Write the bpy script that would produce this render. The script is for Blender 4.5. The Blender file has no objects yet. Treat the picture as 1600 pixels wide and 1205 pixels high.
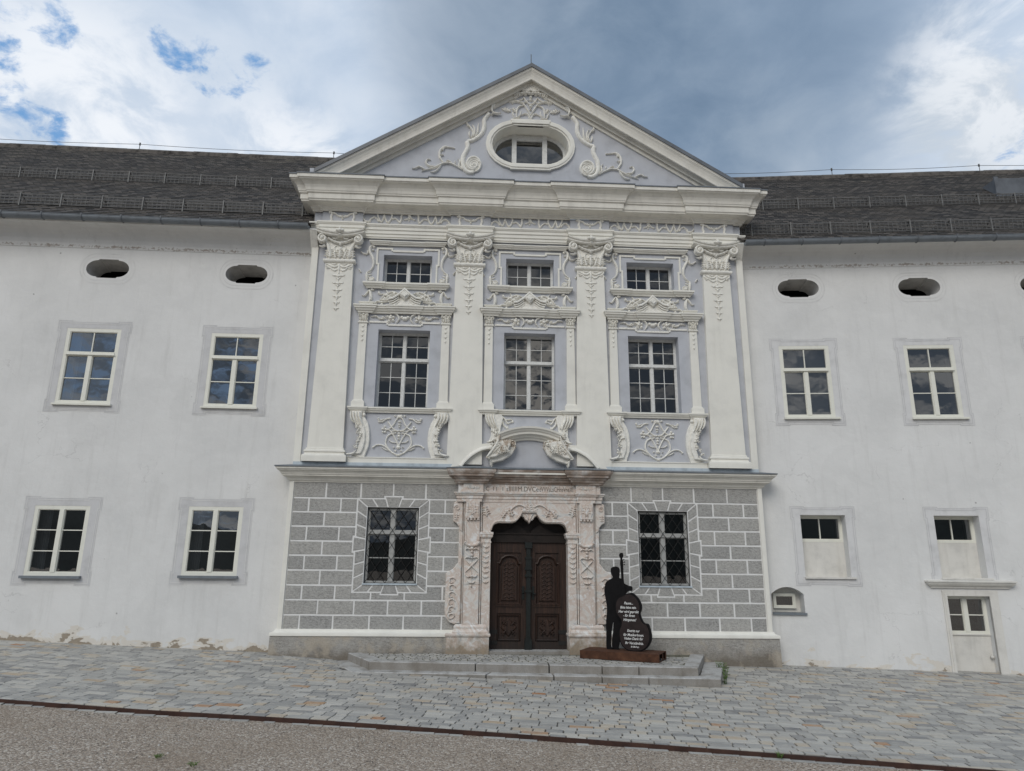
import bpy, math, random
from mathutils import Vector, Matrix
random.seed(11)
R_ = math.radians
S = bpy.context.scene
COL = S.collection

# ------------------------------------------------------------------ camera
cam_d = bpy.data.cameras.new('camera')
cam = bpy.data.objects.new('camera', cam_d); COL.objects.link(cam)
S.camera = cam
cam_d.sensor_fit = 'HORIZONTAL'; cam_d.sensor_width = 36.0
cam_d.lens = 1090.0 / 1600.0 * 36.0
cam_d.clip_start = 0.1; cam_d.clip_end = 3000
RIGHT = Vector((0.9986665, -0.0506229, 0.01012634))
UP = Vector((-0.02252205, -0.2507115, 0.96779982))
FWD = Vector((0.04645404, 0.96673733, 0.25151731))
cam.matrix_world = Matrix.Translation((-1.267212, -17.069231, 1.8653)) @ Matrix((RIGHT, UP, -FWD)).transposed().to_4x4()
S.render.resolution_x = 1024; S.render.resolution_y = 771

# ------------------------------------------------------------------ light
S.view_settings.view_transform = 'Standard'; S.view_settings.look = 'None'
S.view_settings.exposure = 0.05; S.view_settings.gamma = 1.0
SUN = Vector((-0.34, -0.74, 0.62)).normalized()
sd = bpy.data.lights.new('sun', 'SUN'); sd.energy = 1.25; sd.angle = R_(35); sd.color = (1.0, 0.95, 0.87)
so = bpy.data.objects.new('sun', sd); COL.objects.link(so)
so.rotation_euler = SUN.to_track_quat('Z', 'Y').to_euler()
so.location = (-20, -30, 40)

class NT:
    """small helper round a node tree"""
    def __init__(s, tree):
        s.t = tree; s.n = tree.nodes; s.l = tree.links
    def new(s, typ, **kw):
        n = s.n.new(typ)
        for k, v in kw.items(): setattr(n, k, v)
        return n
    def put(s, sock, v):
        if isinstance(v, bpy.types.NodeSocket): s.l.new(v, sock)
        elif v is not None:
            if hasattr(sock, 'default_value'):
                try: sock.default_value = v
                except Exception: sock.default_value = tuple(v) + (1.0,)
    def math(s, op, a, b=None, c=None, clamp=False):
        n = s.new('ShaderNodeMath', operation=op); n.use_clamp = clamp
        s.put(n.inputs[0], a)
        if b is not None: s.put(n.inputs[1], b)
        if c is not None: s.put(n.inputs[2], c)
        return n.outputs[0]
    def vmath(s, op, a, b=None):
        n = s.new('ShaderNodeVectorMath', operation=op)
        s.put(n.inputs[0], a)
        if b is not None: s.put(n.inputs[1], b)
        return n.outputs['Value'] if op in ('DOT_PRODUCT', 'LENGTH') else n.outputs[0]
    def mapr(s, v, a, b, c=0.0, d=1.0, smooth=True):
        n = s.new('ShaderNodeMapRange'); n.clamp = True
        n.interpolation_type = 'SMOOTHSTEP' if smooth else 'LINEAR'
        s.put(n.inputs[0], v); n.inputs[1].default_value = a; n.inputs[2].default_value = b
        n.inputs[3].default_value = c; n.inputs[4].default_value = d
        return n.outputs[0]
    def noise(s, vec, scale, detail=4, rough=0.55, dist=0.0):
        n = s.new('ShaderNodeTexNoise'); n.inputs['Scale'].default_value = scale
        n.inputs['Detail'].default_value = detail; n.inputs['Roughness'].default_value = rough
        n.inputs['Distortion'].default_value = dist
        if vec is not None: s.l.new(vec, n.inputs['Vector'])
        return n.outputs['Fac']
    def voro(s, vec, scale, feature='F1'):
        n = s.new('ShaderNodeTexVoronoi', feature=feature); n.inputs['Scale'].default_value = scale
        if vec is not None: s.l.new(vec, n.inputs['Vector'])
        return n
    def mix(s, fac, a, b, mode='MIX'):
        n = s.new('ShaderNodeMix', data_type='RGBA', blend_type=mode)
        s.put(n.inputs[0], fac); s.put(n.inputs[6], a if not isinstance(a, tuple) else a[:3] + (1,))
        s.put(n.inputs[7], b if not isinstance(b, tuple) else b[:3] + (1,))
        return n.outputs[2]
    def ramp(s, fac, stops, interp='LINEAR'):
        n = s.new('ShaderNodeValToRGB'); e = n.color_ramp.elements; n.color_ramp.interpolation = interp
        while len(e) < len(stops): e.new(0.5)
        for i, (p, c) in enumerate(stops):
            e[i].position = p; e[i].color = tuple(c[:3]) + (1,)
        s.put(n.inputs[0], fac); return n.outputs[0]
    def sep(s, v):
        n = s.new('ShaderNodeSeparateXYZ'); s.l.new(v, n.inputs[0]); return n.outputs
    def comb(s, x, y, z):
        n = s.new('ShaderNodeCombineXYZ'); s.put(n.inputs[0], x); s.put(n.inputs[1], y); s.put(n.inputs[2], z); return n.outputs[0]
    def scale(s, v, k):
        return s.vmath('MULTIPLY', v, k)

# ------------------------------------------------------------------ sky
W = bpy.data.worlds.new('World'); S.world = W; W.use_nodes = True
w = NT(W.node_tree); w.n.clear()
tc = w.new('ShaderNodeTexCoord'); D3 = tc.outputs['Generated']
sky = w.new('ShaderNodeTexSky', sky_type='NISHITA'); sky.sun_disc = False
sky.sun_elevation = math.asin(SUN.z); sky.sun_rotation = math.atan2(SUN.x, SUN.y)
sx, sy, sz = w.sep(D3)
den = w.math('ADD', w.math('MULTIPLY', w.math('MAXIMUM', sz, 0.0), 0.9), 0.22)
cuv = w.comb(w.math('DIVIDE', sx, den), w.math('DIVIDE', sy, den), 0.0)
n1 = w.noise(cuv, 1.9, 9, 0.52, 0.15)
n2 = w.noise(w.vmath('ADD', cuv, (3.1, 7.7, 0.3)), 6.0, 8, 0.6, 0.4)
n4 = w.noise(w.vmath('ADD', cuv, (1.3, 4.7, 8.3)), 17.0, 7, 0.62, 0.3)
n3 = w.noise(w.vmath('ADD', cuv, (9.1, 1.7, 2.3)), 1.1, 4, 0.5, 0.1)
nm = w.math('ADD', w.math('MULTIPLY', n1, 0.65), w.math('MULTIPLY', n2, 0.35))
def lobe(d, a0, a1):
    v = Vector(d).normalized()
    return w.mapr(w.vmath('DOT_PRODUCT', D3, tuple(v)), math.cos(R_(a0)), math.cos(R_(a1)))
def vmax(*a):
    r = a[0]
    for b in a[1:]: r = w.math('MAXIMUM', r, b)
    return r
cloud = w.ramp(nm, [(0.30, (0.36, 0.47, 0.63)), (0.46, (0.46, 0.57, 0.72)), (0.58, (0.57, 0.66, 0.77)), (0.74, (0.78, 0.83, 0.90))])
# brighter towards the left and the far right, heavy grey-blue bank above the gable
wl = vmax(lobe((-0.341, 0.775, 0.50), 30, 6), lobe((0.60, 0.62, 0.50), 13, 2), w.math('MULTIPLY', lobe((-0.2, 0.70, 0.68), 26, 5), 0.8))
wl = w.math('MULTIPLY', wl, w.mapr(nm, 0.36, 0.60, 0.25, 1.0))
cloud = w.mix(wl, cloud, (0.64, 0.715, 0.82))
dk = vmax(lobe((0.19, 0.79, 0.58), 21, 5), lobe((0.14, 0.735, 0.665), 19, 6), w.math('MULTIPLY', lobe((0.258, 0.737, 0.625), 20, 4), 0.9),
          w.math('MULTIPLY', lobe((0.09, 0.86, 0.49), 15, 3), 0.5))
dk = w.math('MULTIPLY', dk, w.mapr(w.math('ADD', w.math('MULTIPLY', n3, 0.5), w.math('MULTIPLY', nm, 0.5)), 0.34, 0.60, 1.08, 0.78), clamp=True)
cloud = w.mix(dk, cloud, w.mix(w.mapr(nm, 0.38, 0.62), (0.135, 0.205, 0.305), (0.20, 0.275, 0.375)))
sm = w.math('MULTIPLY', lobe((0.554, 0.664, 0.497), 5.0, 1.5), w.mapr(n2, 0.42, 0.56))
cloud = w.mix(w.math('MULTIPLY', sm, 0.8), cloud, (0.33, 0.42, 0.52))
edge = w.math('MULTIPLY', vmax(lobe((0.571, 0.633, 0.522), 8, 1), lobe((-0.255, 0.80, 0.46), 8, 1.5), lobe((-0.46, 0.70, 0.49), 9, 2)), w.mapr(n2, 0.42, 0.62))
cloud = w.mix(w.math('MULTIPLY', edge, 0.7), cloud, (0.94, 0.96, 0.99))
# holes of blue
hb = vmax(lobe((-0.371, 0.718, 0.590), 2.2, 0), lobe((-0.356, 0.729, 0.586), 2.6, 0.2), lobe((-0.337, 0.742, 0.580), 2.6, 0.2), lobe((-0.320, 0.753, 0.575), 2.0, 0), w.math('MULTIPLY', lobe((-0.287, 0.757, 0.587), 2.0, 0), 0.92),
          lobe((-0.503, 0.645, 0.574), 2.3, 0.2), lobe((-0.480, 0.664, 0.574), 2.2, 0.2), lobe((-0.466, 0.680, 0.567), 1.7, 0), lobe((-0.528, 0.662, 0.533), 2.3, 0.2), lobe((-0.522, 0.701, 0.486), 2.5, 0.2), lobe((-0.50, 0.719, 0.483), 2.2, 0.0),
          lobe((0.607, 0.660, 0.447), 3.2, 0.3), lobe((-0.50, -0.83, 0.24), 24.0, 8))
back = lobe((0.05, -0.95, 0.26), 42, 14)
mid = w.math('MULTIPLY', lobe((0.07, -0.96, 0.275), 8, 4), w.mapr(n4, 0.42, 0.56))
hb = w.math('MULTIPLY', w.mapr(w.math('ADD', w.math('MULTIPLY', hb, 0.34), w.math('MULTIPLY', n4, 1.25)), 0.84, 1.16), w.mapr(hb, 0.0, 0.35))
cloud = w.mix(w.math('MULTIPLY', back, 0.75), cloud, w.mix(w.mapr(n2, 0.46, 0.60), (0.06, 0.075, 0.10), (0.50, 0.49, 0.47)))
cloud = w.mix(mid, cloud, (1.0, 0.97, 0.92))
blue = w.mix(0.75, w.scale(sky.outputs[0], (0.1, 0.1, 0.1)), (0.19, 0.41, 0.76))
col = w.mix(hb, cloud, blue)
# the veiled sun stands behind the viewer: a wide bright area of cloud there
gl = w.math('MULTIPLY', w.mapr(w.vmath('DOT_PRODUCT', D3, tuple(SUN)), 0.955, 1.0), 1.2)
col = w.mix(1.0, col, w.comb(gl, w.math('MULTIPLY', gl, 0.94), w.math('MULTIPLY', gl, 0.85)), 'ADD')
bg = w.new('ShaderNodeBackground'); bg.inputs['Strength'].default_value = 0.1
w.l.new(w.scale(col, (10, 10, 10)), bg.inputs['Color'])
wo = w.new('ShaderNodeOutputWorld'); w.l.new(bg.outputs[0], wo.inputs[0])

# ------------------------------------------------------------------ materials
M = {}
def newmat(name, rough=0.8, spec=0.3, metal=0.0):
    m = bpy.data.materials.new(name); m.use_nodes = True
    t = NT(m.node_tree); p = t.n['Principled BSDF']
    p.inputs['Roughness'].default_value = rough; p.inputs['Specular IOR Level'].default_value = spec
    p.inputs['Metallic'].default_value = metal
    t.p = p; t.co = t.new('ShaderNodeTexCoord').outputs['Object']
    M[name] = m; return t
def bump(t, h, strength, dist=0.01):
    b = t.new('ShaderNodeBump'); b.inputs['Strength'].default_value = strength; b.inputs['Distance'].default_value = dist
    t.put(b.inputs['Height'], h); t.l.new(b.outputs[0], t.p.inputs['Normal'])
def setc(t, c): t.put(t.p.inputs['Base Color'], c)
def basic(name, c, rough=0.8, var=0.08, sc=3.0, b=0.0, bs=60.0, bd=0.01, spec=0.3, metal=0.0, c2=None, streak=0.0):
    t = newmat(name, rough, spec, metal)
    n = t.noise(t.co, sc, 6, 0.6)
    lo = tuple(x * (1 - var * 1.6) for x in c); hi = tuple(min(1, x * (1 + var * 0.7)) for x in c)
    if c2: lo = c2
    colr = t.ramp(n, [(0.32, lo), (0.5, c), (0.7, hi)])
    if streak:
        s = t.noise(t.vmath('MULTIPLY', t.co, (6, 6, 0.7)), 1.0, 5, 0.6)
        colr = t.mix(t.mapr(s, 0.5, 0.75, 0, streak), colr, (0.33, 0.31, 0.27))
    setc(t, colr)
    if b: bump(t, t.noise(t.co, bs, 4, 0.6), b, bd)
    return t
basic('trim_paint', (0.775, 0.755, 0.69), 0.75, 0.05, 2.0, 0.15, 40, streak=0.10)
basic('stucco_white', (0.81, 0.79, 0.73), 0.8, 0.09, 14.0, 0.6, 38, 0.02)
basic('cornice_paint', (0.73, 0.705, 0.64), 0.75, 0.07, 2.5, 0.15, 40, streak=0.22)
basic('lavender', (0.485, 0.497, 0.53), 0.85, 0.08, 2.2, 0.25, 50, streak=0.07)
basic('joint_white', (0.74, 0.735, 0.72), 0.85, 0.06, 4.0, 0.2, 60)
basic('zinc', (0.17, 0.19, 0.21), 0.45, 0.15, 5.0, 0, spec=0.5)
basic('lead_roof', (0.13, 0.14, 0.155), 0.5, 0.2, 2.0, 0, spec=0.5)
basic('flashing', (0.47, 0.53, 0.57), 0.5, 0.15, 4.0)
basic('frame_cream', (0.75, 0.74, 0.66), 0.45, 0.03, 6.0, spec=0.4)
basic('frame_old_dimmed', (0.37, 0.37, 0.355), 0.6, 0.14, 12.0, spec=0.3)  # old frame colour with the dimming behind the grilles put into it
basic('frame_old', (0.66, 0.66, 0.64), 0.6, 0.10, 14.0, spec=0.3)
basic('interior', (0.03, 0.03, 0.032), 0.9, 0.2, 1.5)
basic('interior_pale', (0.40, 0.41, 0.43), 0.9, 0.1, 1.5)
basic('black_iron', (0.02, 0.019, 0.018), 0.55, 0.2, 8)
basic('sign_black', (0.008, 0.0075, 0.008), 0.7, 0.2, 8, spec=0.12)
basic('sign_brown', (0.026, 0.018, 0.017), 0.6, 0.2, 8, spec=0.2)
basic('lettering', (0.78, 0.78, 0.76), 0.6, 0.03)
basic('bronze_green', (0.012, 0.015, 0.014), 0.5, 0.2, 20)
basic('guard_steel', (0.12, 0.117, 0.112), 0.6, 0.2, 8)
basic('post_steel', (0.18, 0.178, 0.172), 0.5, 0.2, 8)
basic('hill_green', (0.038, 0.045, 0.042), 0.95, 0.4, 0.05)
basic('leaf', (0.10, 0.17, 0.04), 0.7, 0.3, 20)
t = newmat('stucco_stained', 0.85, 0.25)   # rusty run-off on the ends of the broken pediment
n = t.noise(t.co, 14, 5, 0.65); z = t.sep(t.co)[2]
cc = t.ramp(n, [(0.32, (0.68, 0.66, 0.60)), (0.6, (0.79, 0.77, 0.71))])
k = t.math('ADD', t.noise(t.vmath('MULTIPLY', t.co, (9, 9, 4)), 1.0, 6, 0.7), t.mapr(z, 4.35, 4.95, 0.0, 0.16, False))
cc = t.mix(t.mapr(k, 0.56, 0.70, 0, 0.75), cc, t.mix(n, (0.22, 0.135, 0.085), (0.40, 0.30, 0.20)))
setc(t, cc); bump(t, n, 0.5, 0.02)
# grey rough-cast
def roughcast(name, c, dirt=False):
    t = newmat(name, 0.95, 0.2)
    n = t.noise(t.co, 34, 5, 0.75); n0 = t.noise(t.co, 2.2, 5, 0.6)
    g = t.noise(t.vmath('MULTIPLY', t.co, (13, 13, 30)), 1.0, 5, 0.7)
    cc = t.ramp(t.math('ADD', t.math('MULTIPLY', n, 0.5), t.math('MULTIPLY', g, 0.5)), [(0.36, tuple(x * 0.56 for x in c)), (0.50, c), (0.64, tuple(min(1, x * 1.34) for x in c))])
    cc = t.mix(t.mapr(n0, 0.35, 0.7, 0, 0.35), cc, tuple(x * 1.25 for x in c))
    if dirt:
        z = t.sep(t.co)[2]
        d = t.mapr(t.math('ADD', z, t.math('MULTIPLY', t.math('SUBTRACT', t.noise(t.co, 1.7, 6, 0.65), 0.5), 0.9)), -0.25, 0.16, 1.0, 0.0)
        cc = t.mix(t.math('MULTIPLY', d, 0.78), cc, (0.15, 0.125, 0.095))
        pt = t.mapr(t.noise(t.vmath('ADD', t.co, (5, 2, 9)), 1.6, 5, 0.6), 0.50, 0.62)
        cc = t.mix(t.math('MULTIPLY', pt, 0.6), cc, (0.46, 0.40, 0.32))
    at = t.new('ShaderNodeAttribute', attribute_name='tone', attribute_type='GEOMETRY')
    if not dirt: cc = t.mix(1.0, cc, t.ramp(at.outputs['Fac'], [(0, (0.82, 0.82, 0.82)), (1, (1.0, 0.99, 0.97))]), 'MULTIPLY')
    setc(t, cc); bump(t, t.math('ADD', n, g), 0.9, 0.012)
roughcast('roughcast', (0.395, 0.388, 0.372))
roughcast('roughcast_plinth', (0.33, 0.315, 0.29), True)
# cool white lime wall of the wings, with the eaves' speckle and the flaking foot
def wingmat(name, slope, foot, flake):
    t = newmat(name, 0.88, 0.2)
    n0 = t.noise(t.co, 0.55, 6, 0.62); n1 = t.noise(t.co, 4.0, 6, 0.65)
    cc = t.ramp(n0, [(0.30, (0.64, 0.637, 0.625)), (0.5, (0.695, 0.69, 0.675)), (0.66, (0.735, 0.73, 0.715))])
    cc = t.mix(t.mapr(n1, 0.50, 0.68, 0, 0.35), cc, (0.74, 0.735, 0.715))
    st = t.noise(t.vmath('MULTIPLY', t.co, (5, 5, 0.5)), 1.0, 6, 0.65)
    cc = t.mix(t.mapr(st, 0.50, 0.76, 0, 0.30), cc, (0.47, 0.46, 0.44))
    pr = t.noise(t.vmath('ADD', t.co, (11, 5, 3)), 0.9, 3, 0.45, 0.6)
    cc = t.mix(t.mapr(pr, 0.575, 0.60, 0, 0.15), cc, (0.76, 0.755, 0.74)); cc = t.mix(t.mapr(pr, 0.40, 0.37, 0, 0.09), cc, (0.50, 0.495, 0.48))
    x, y, z = t.sep(t.co)
    # brown speckle along the springing of the cove
    sp = t.noise(t.vmath('MULTIPLY', t.co, (13, 13, 17)), 1.0, 4, 0.75)
    ln = t.noise(t.vmath('MULTIPLY', t.co, (0.7, 0.7, 0.7)), 1.0, 3, 0.6)
    off = t.math('ABSOLUTE', t.math('SUBTRACT', z, 9.86))
    band = t.mapr(off, 0.0, 0.075, 0.19, 0.0)
    band2 = t.mapr(off, 0.05, 0.50, 0.11, 0.0)
    m = t.math('ADD', t.math('ADD', sp, band), t.math('ADD', band2, t.math('MULTIPLY', t.math('SUBTRACT', ln, 0.5), 0.22)))
    cc = t.mix(t.mapr(m, 0.775, 0.81, 0, 0.6), cc, (0.19, 0.125, 0.075))
    # scattered dark specks over the whole wall
    v = t.voro(t.vmath('MULTIPLY', t.co, (1.3, 1.3, 1.3)), 1.0)
    dd = t.math('ADD', v.outputs['Distance'], t.math('MULTIPLY', t.noise(t.co, 25, 2, 0.5), 0.05))
    cc = t.mix(t.mapr(dd, 0.058, 0.048, 0, 0.65), cc, (0.24, 0.23, 0.22))
    # hairline cracks
    cr = t.voro(t.vmath('ADD', t.vmath('MULTIPLY', t.co, (0.45, 0.45, 0.6)), t.vmath('MULTIPLY', t.comb(t.noise(t.co, 1.3, 5, 0.6), 0.0, t.noise(t.vmath('ADD', t.co, (4, 4, 4)), 1.3, 5, 0.6)), (0.8, 0.8, 0.8))), 1.0, 'DISTANCE_TO_EDGE')
    cm = t.math('MULTIPLY', t.mapr(cr.outputs['Distance'], 0.006, 0.0), t.mapr(t.noise(t.co, 0.6, 3, 0.5), 0.52, 0.62))
    cc = t.mix(t.math('MULTIPLY', cm, 0.4), cc, (0.40, 0.39, 0.38))
    # flaking plaster at the foot
    h = t.math('SUBTRACT', z, t.math('ADD', t.math('MULTIPLY', x, slope), foot))
    fb = t.noise(t.vmath('MULTIPLY', t.co, (1.6, 1.6, 3.2)), 1.0, 6, 0.6, 0.5)
    fl = t.math('ADD', fb, t.mapr(h, 0.0, 0.55, flake, -0.12, False))
    cc = t.mix(t.mapr(fl, 0.60, 0.64, 0, 0.75), cc, (0.66, 0.61, 0.53))
    cc = t.mix(t.mapr(fl, 0.685, 0.71, 0, 0.9), cc, t.mix(t.noise(t.co, 14, 4, 0.6), (0.20, 0.16, 0.12), (0.38, 0.32, 0.24)))
    setc(t, cc)
    bump(t, t.math('SUBTRACT', t.math('ADD', t.math('MULTIPLY', t.noise(t.co, 3, 5, 0.6), 2.0), t.math('MULTIPLY', t.noise(t.co, 60, 3, 0.6), 0.25)), t.mapr(fl, 0.69, 0.72, 0, 0.6)), 0.5, 0.014)
wingmat('limewash_left', -0.041, -0.11, 0.185)
wingmat('limewash_right', -0.0175, -0.36, 0.13)
basic('window_band', (0.585, 0.58, 0.58), 0.9, 0.08, 3.0, 0.2, 40, streak=0.10)
basic('window_band_faint', (0.65, 0.645, 0.64), 0.9, 0.08, 3.0, 0.2, 40, streak=0.12)
basic('opening_plaster', (0.45, 0.44, 0.42), 0.9, 0.15, 4.0, 0.3, 30)
basic('inscription_grey', (0.15, 0.135, 0.12), 0.9, 0.1, 6)
basic('band_line', (0.66, 0.655, 0.64), 0.9, 0.08, 3.0)
basic('band_line_grey', (0.555, 0.55, 0.55), 0.9, 0.08, 3.0)
basic('niche_plaster', (0.67, 0.65, 0.605), 0.9, 0.08, 3.0, 0.3, 30, streak=0.25)
# pale veined marble of the portal
def marble(name, dirt):
    t = newmat(name, 0.6, 0.35)
    n = t.noise(t.co, 2.4, 7, 0.66, 1.6); n2 = t.noise(t.vmath('ADD', t.co, (7, 3, 1)), 5.5, 6, 0.65, 0.8); n3 = t.noise(t.co, 24, 4, 0.6)
    cc = t.ramp(n, [(0.32, (0.44, 0.45, 0.455)), (0.43, (0.66, 0.63, 0.585)), (0.52, (0.57, 0.475, 0.41)), (0.62, (0.71, 0.70, 0.68))])
    cc = t.mix(t.mapr(n2, 0.52, 0.68, 0, 0.6), cc, (0.46, 0.36, 0.30))
    cc = t.mix(t.mapr(n3, 0.58, 0.75, 0, 0.35), cc, (0.36, 0.30, 0.25))
    z = t.sep(t.co)[2]
    d = t.mapr(t.math('ADD', z, t.math('MULTIPLY', t.math('SUBTRACT', t.noise(t.co, 3.5, 6, 0.65), 0.5), 1.2)), 0.0, 0.42, 0.85, 0.0)
    cc = t.mix(d, cc, t.mix(t.noise(t.co, 9, 5, 0.65), (0.10, 0.085, 0.06), (0.36, 0.27, 0.17)))
    if dirt:
        cc = t.mix(t.mapr(t.noise(t.vmath('MULTIPLY', t.co, (2, 2, 5)), 1.0, 5, 0.6), 0.36, 0.60, 0.25, 0.9), cc, (0.20, 0.145, 0.11))
    setc(t, cc); bump(t, n3, 0.25, 0.006)
marble('marble', False); marble('marble_stained', True)
# door wood
t = newmat('door_wood', 0.5, 0.35)
g = t.noise(t.vmath('MULTIPLY', t.co, (30, 30, 1.6)), 1.0, 5, 0.6)
cc = t.ramp(g, [(0.3, (0.014, 0.008, 0.006)), (0.52, (0.034, 0.0175, 0.012)), (0.72, (0.066, 0.034, 0.022))])
z = t.sep(t.co)[2]
cc = t.mix(t.mapr(t.math('ADD', z, t.math('MULTIPLY', t.noise(t.co, 6, 5, 0.6), 0.8)), 0.35, 1.0, 0.75, 0.0), cc, (0.022, 0.018, 0.016))
setc(t, cc); bump(t, g, 0.25, 0.004)
basic('door_dark', (0.016, 0.011, 0.009), 0.5, 0.3, 6)
# slates
t = newmat('slate', 0.62, 0.35)
br = t.new('ShaderNodeTexBrick'); br.inputs['Scale'].default_value = 1.0
br.inputs['Brick Width'].default_value = 0.19; br.inputs['Row Height'].default_value = 0.11; br.inputs['Mortar Size'].default_value = 0.011
br.inputs['Color1'].default_value = (0.0, 0, 0, 1); br.inputs['Color2'].default_value = (1, 1, 1, 1); br.inputs['Mortar'].default_value = (0, 0, 0, 1)
x, y, z = t.sep(t.co)
t.l.new(t.comb(x, t.math('MULTIPLY', z, 1.441), 0.0), br.inputs['Vector'])
cc = t.ramp(br.outputs['Color'], [(0.0, (0.034, 0.031, 0.030)), (0.5, (0.080, 0.072, 0.066)), (1.0, (0.165, 0.147, 0.13))])
cc = t.mix(t.mapr(t.noise(t.co, 0.8, 6, 0.65), 0.40, 0.68, 0, 0.6), cc, (0.105, 0.091, 0.077))
li = t.noise(t.vmath('ADD', t.vmath('MULTIPLY', t.co, (1.3, 4, 4)), (3, 3, 3)), 1.0, 7, 0.72)
cc = t.mix(t.mapr(t.math('ADD', li, t.mapr(z, 14.2, 16.3, 0.0, 0.13, False)), 0.60, 0.70, 0, 0.75), cc, (0.24, 0.215, 0.175))
cc = t.mix(t.math('MULTIPLY', br.outputs['Fac'], 0.7), cc, (0.012, 0.012, 0.012))
setc(t, cc); bump(t, t.math('ADD', t.math('MULTIPLY', br.outputs['Color'], 0.5), t.noise(t.co, 30, 3, 0.6)), 0.5, 0.02)
basic('ridge_tile', (0.11, 0.098, 0.087), 0.85, 0.45, 5.0, 0.4, 30)
# paving
t = newmat('paving_stone', 0.72, 0.3)
at = t.new('ShaderNodeAttribute', attribute_name='tone', attribute_type='GEOMETRY')
cc = t.ramp(at.outputs['Fac'], [(0.0, (0.165, 0.165, 0.168)), (0.22, (0.275, 0.27, 0.258)), (0.5, (0.365, 0.355, 0.33)), (0.68, (0.445, 0.43, 0.395)), (0.82, (0.44, 0.395, 0.325)), (0.92, (0.40, 0.31, 0.215)), (1.0, (0.34, 0.16, 0.07))])
n = t.noise(t.co, 7, 6, 0.65)
cc = t.mix(t.mapr(n, 0.40, 0.70, 0, 0.45), cc, (0.43, 0.41, 0.37)); cc = t.mix(t.mapr(t.noise(t.co, 1.1, 5, 0.6), 0.48, 0.75, 0, 0.4), cc, (0.24, 0.225, 0.205))
cc = t.mix(t.mapr(t.noise(t.co, 38, 4, 0.7), 0.56, 0.74, 0, 0.45), cc, (0.16, 0.155, 0.15))
setc(t, cc); bump(t, t.noise(t.co, 22, 5, 0.65), 0.35, 0.01)
basic('paving_joint', (0.12, 0.112, 0.10), 0.95, 0.35, 9, 0.4, 60)
basic('moss_joint', (0.14, 0.135, 0.10), 0.95, 0.35, 9, 0.4, 60)
# granite of the steps
t = newmat('granite', 0.8, 0.3)
n = t.noise(t.co, 90, 3, 0.7); n0 = t.noise(t.co, 2.0, 6, 0.65)
cc = t.ramp(n, [(0.35, (0.31, 0.305, 0.295)), (0.5, (0.43, 0.425, 0.41)), (0.65, (0.53, 0.525, 0.51))])
cc = t.mix(t.mapr(n0, 0.42, 0.7, 0, 0.6), cc, (0.245, 0.22, 0.19))
st = t.noise(t.vmath('MULTIPLY', t.co, (4, 4, 2.2)), 1.0, 6, 0.7)
cc = t.mix(t.mapr(st, 0.46, 0.70, 0, 0.6), cc, (0.14, 0.125, 0.105))
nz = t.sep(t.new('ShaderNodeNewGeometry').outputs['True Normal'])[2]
cc = t.mix(t.mapr(nz, 0.3, 0.7, 0.62, 0.0), cc, t.mix(t.noise(t.co, 5, 6, 0.7), (0.10, 0.085, 0.07), (0.28, 0.25, 0.21)))  # upright faces darkened by normal: riser shade painted in, with dirt mottling
setc(t, cc); bump(t, n, 0.25, 0.006)
# gravel
t = newmat('gravel', 0.95, 0.2)
v = t.voro(t.co, 38); v2 = t.voro(t.co, 90)
cc = t.ramp(t.sep(v.outputs['Color'])[0], [(0.0, (0.22, 0.175, 0.14)), (0.4, (0.37, 0.298, 0.232)), (0.75, (0.51, 0.425, 0.34)), (1.0, (0.78, 0.72, 0.64))])
cc = t.mix(0.4, cc, t.ramp(t.sep(v2.outputs['Color'])[1], [(0.0, (0.13, 0.11, 0.09)), (0.6, (0.37, 0.31, 0.255)), (1.0, (0.66, 0.62, 0.56))]))
cc = t.mix(t.mapr(t.noise(t.co, 0.7, 6, 0.65), 0.42, 0.70, 0, 0.5), cc, (0.29, 0.225, 0.165))
cc = t.mix(t.mapr(v.outputs['Distance'], 0.5, 0.8, 0, 0.45), cc, (0.10, 0.08, 0.065))
setc(t, cc); bump(t, t.math('ADD', v.outputs['Distance'], t.math('MULTIPLY', v2.outputs['Distance'], 0.5)), 0.9, -0.02)
# rust
t = newmat('rust', 0.9, 0.2)
n = t.noise(t.co, 6, 7, 0.7)
setc(t, t.ramp(n, [(0.3, (0.04, 0.02, 0.014)), (0.52, (0.085, 0.04, 0.024)), (0.75, (0.135, 0.064, 0.036))])); bump(t, t.noise(t.co, 70, 3, 0.6), 0.3, 0.005)
t = newmat('rust_dark', 0.9, 0.2)
n = t.noise(t.co, 5, 7, 0.7)
setc(t, t.ramp(n, [(0.3, (0.035, 0.021, 0.018)), (0.52, (0.06, 0.033, 0.026)), (0.75, (0.09, 0.048, 0.034))]))
# window glass: clear, mirror-like film over a transparent pane
def glass(name, tint, refl):
    m = bpy.data.materials.new(name); m.use_nodes = True; t = NT(m.node_tree); t.n.clear()
    fr = t.new('ShaderNodeFresnel'); fr.inputs['IOR'].default_value = 1.52
    gl_ = t.new('ShaderNodeBsdfGlossy'); gl_.inputs['Roughness'].default_value = 0.0
    co = t.new('ShaderNodeTexCoord').outputs['Object']
    b = t.new('ShaderNodeBump'); b.inputs['Strength'].default_value = 0.06; b.inputs['Distance'].default_value = 0.02
    t.l.new(t.noise(co, 2.2, 2, 0.5), b.inputs['Height']); t.l.new(b.outputs[0], gl_.inputs['Normal'])
    tr = t.new('ShaderNodeBsdfTransparent'); tr.inputs['Color'].default_value = tint + (1,)
    mx = t.new('ShaderNodeMixShader')
    t.l.new(t.math('MULTIPLY', fr.outputs[0], refl, clamp=True), mx.inputs[0])
    t.l.new(tr.outputs[0], mx.inputs[1]); t.l.new(gl_.outputs[0], mx.inputs[2])
    o = t.new('ShaderNodeOutputMaterial'); t.l.new(mx.outputs[0], o.inputs[0]); M[name] = m
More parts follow.
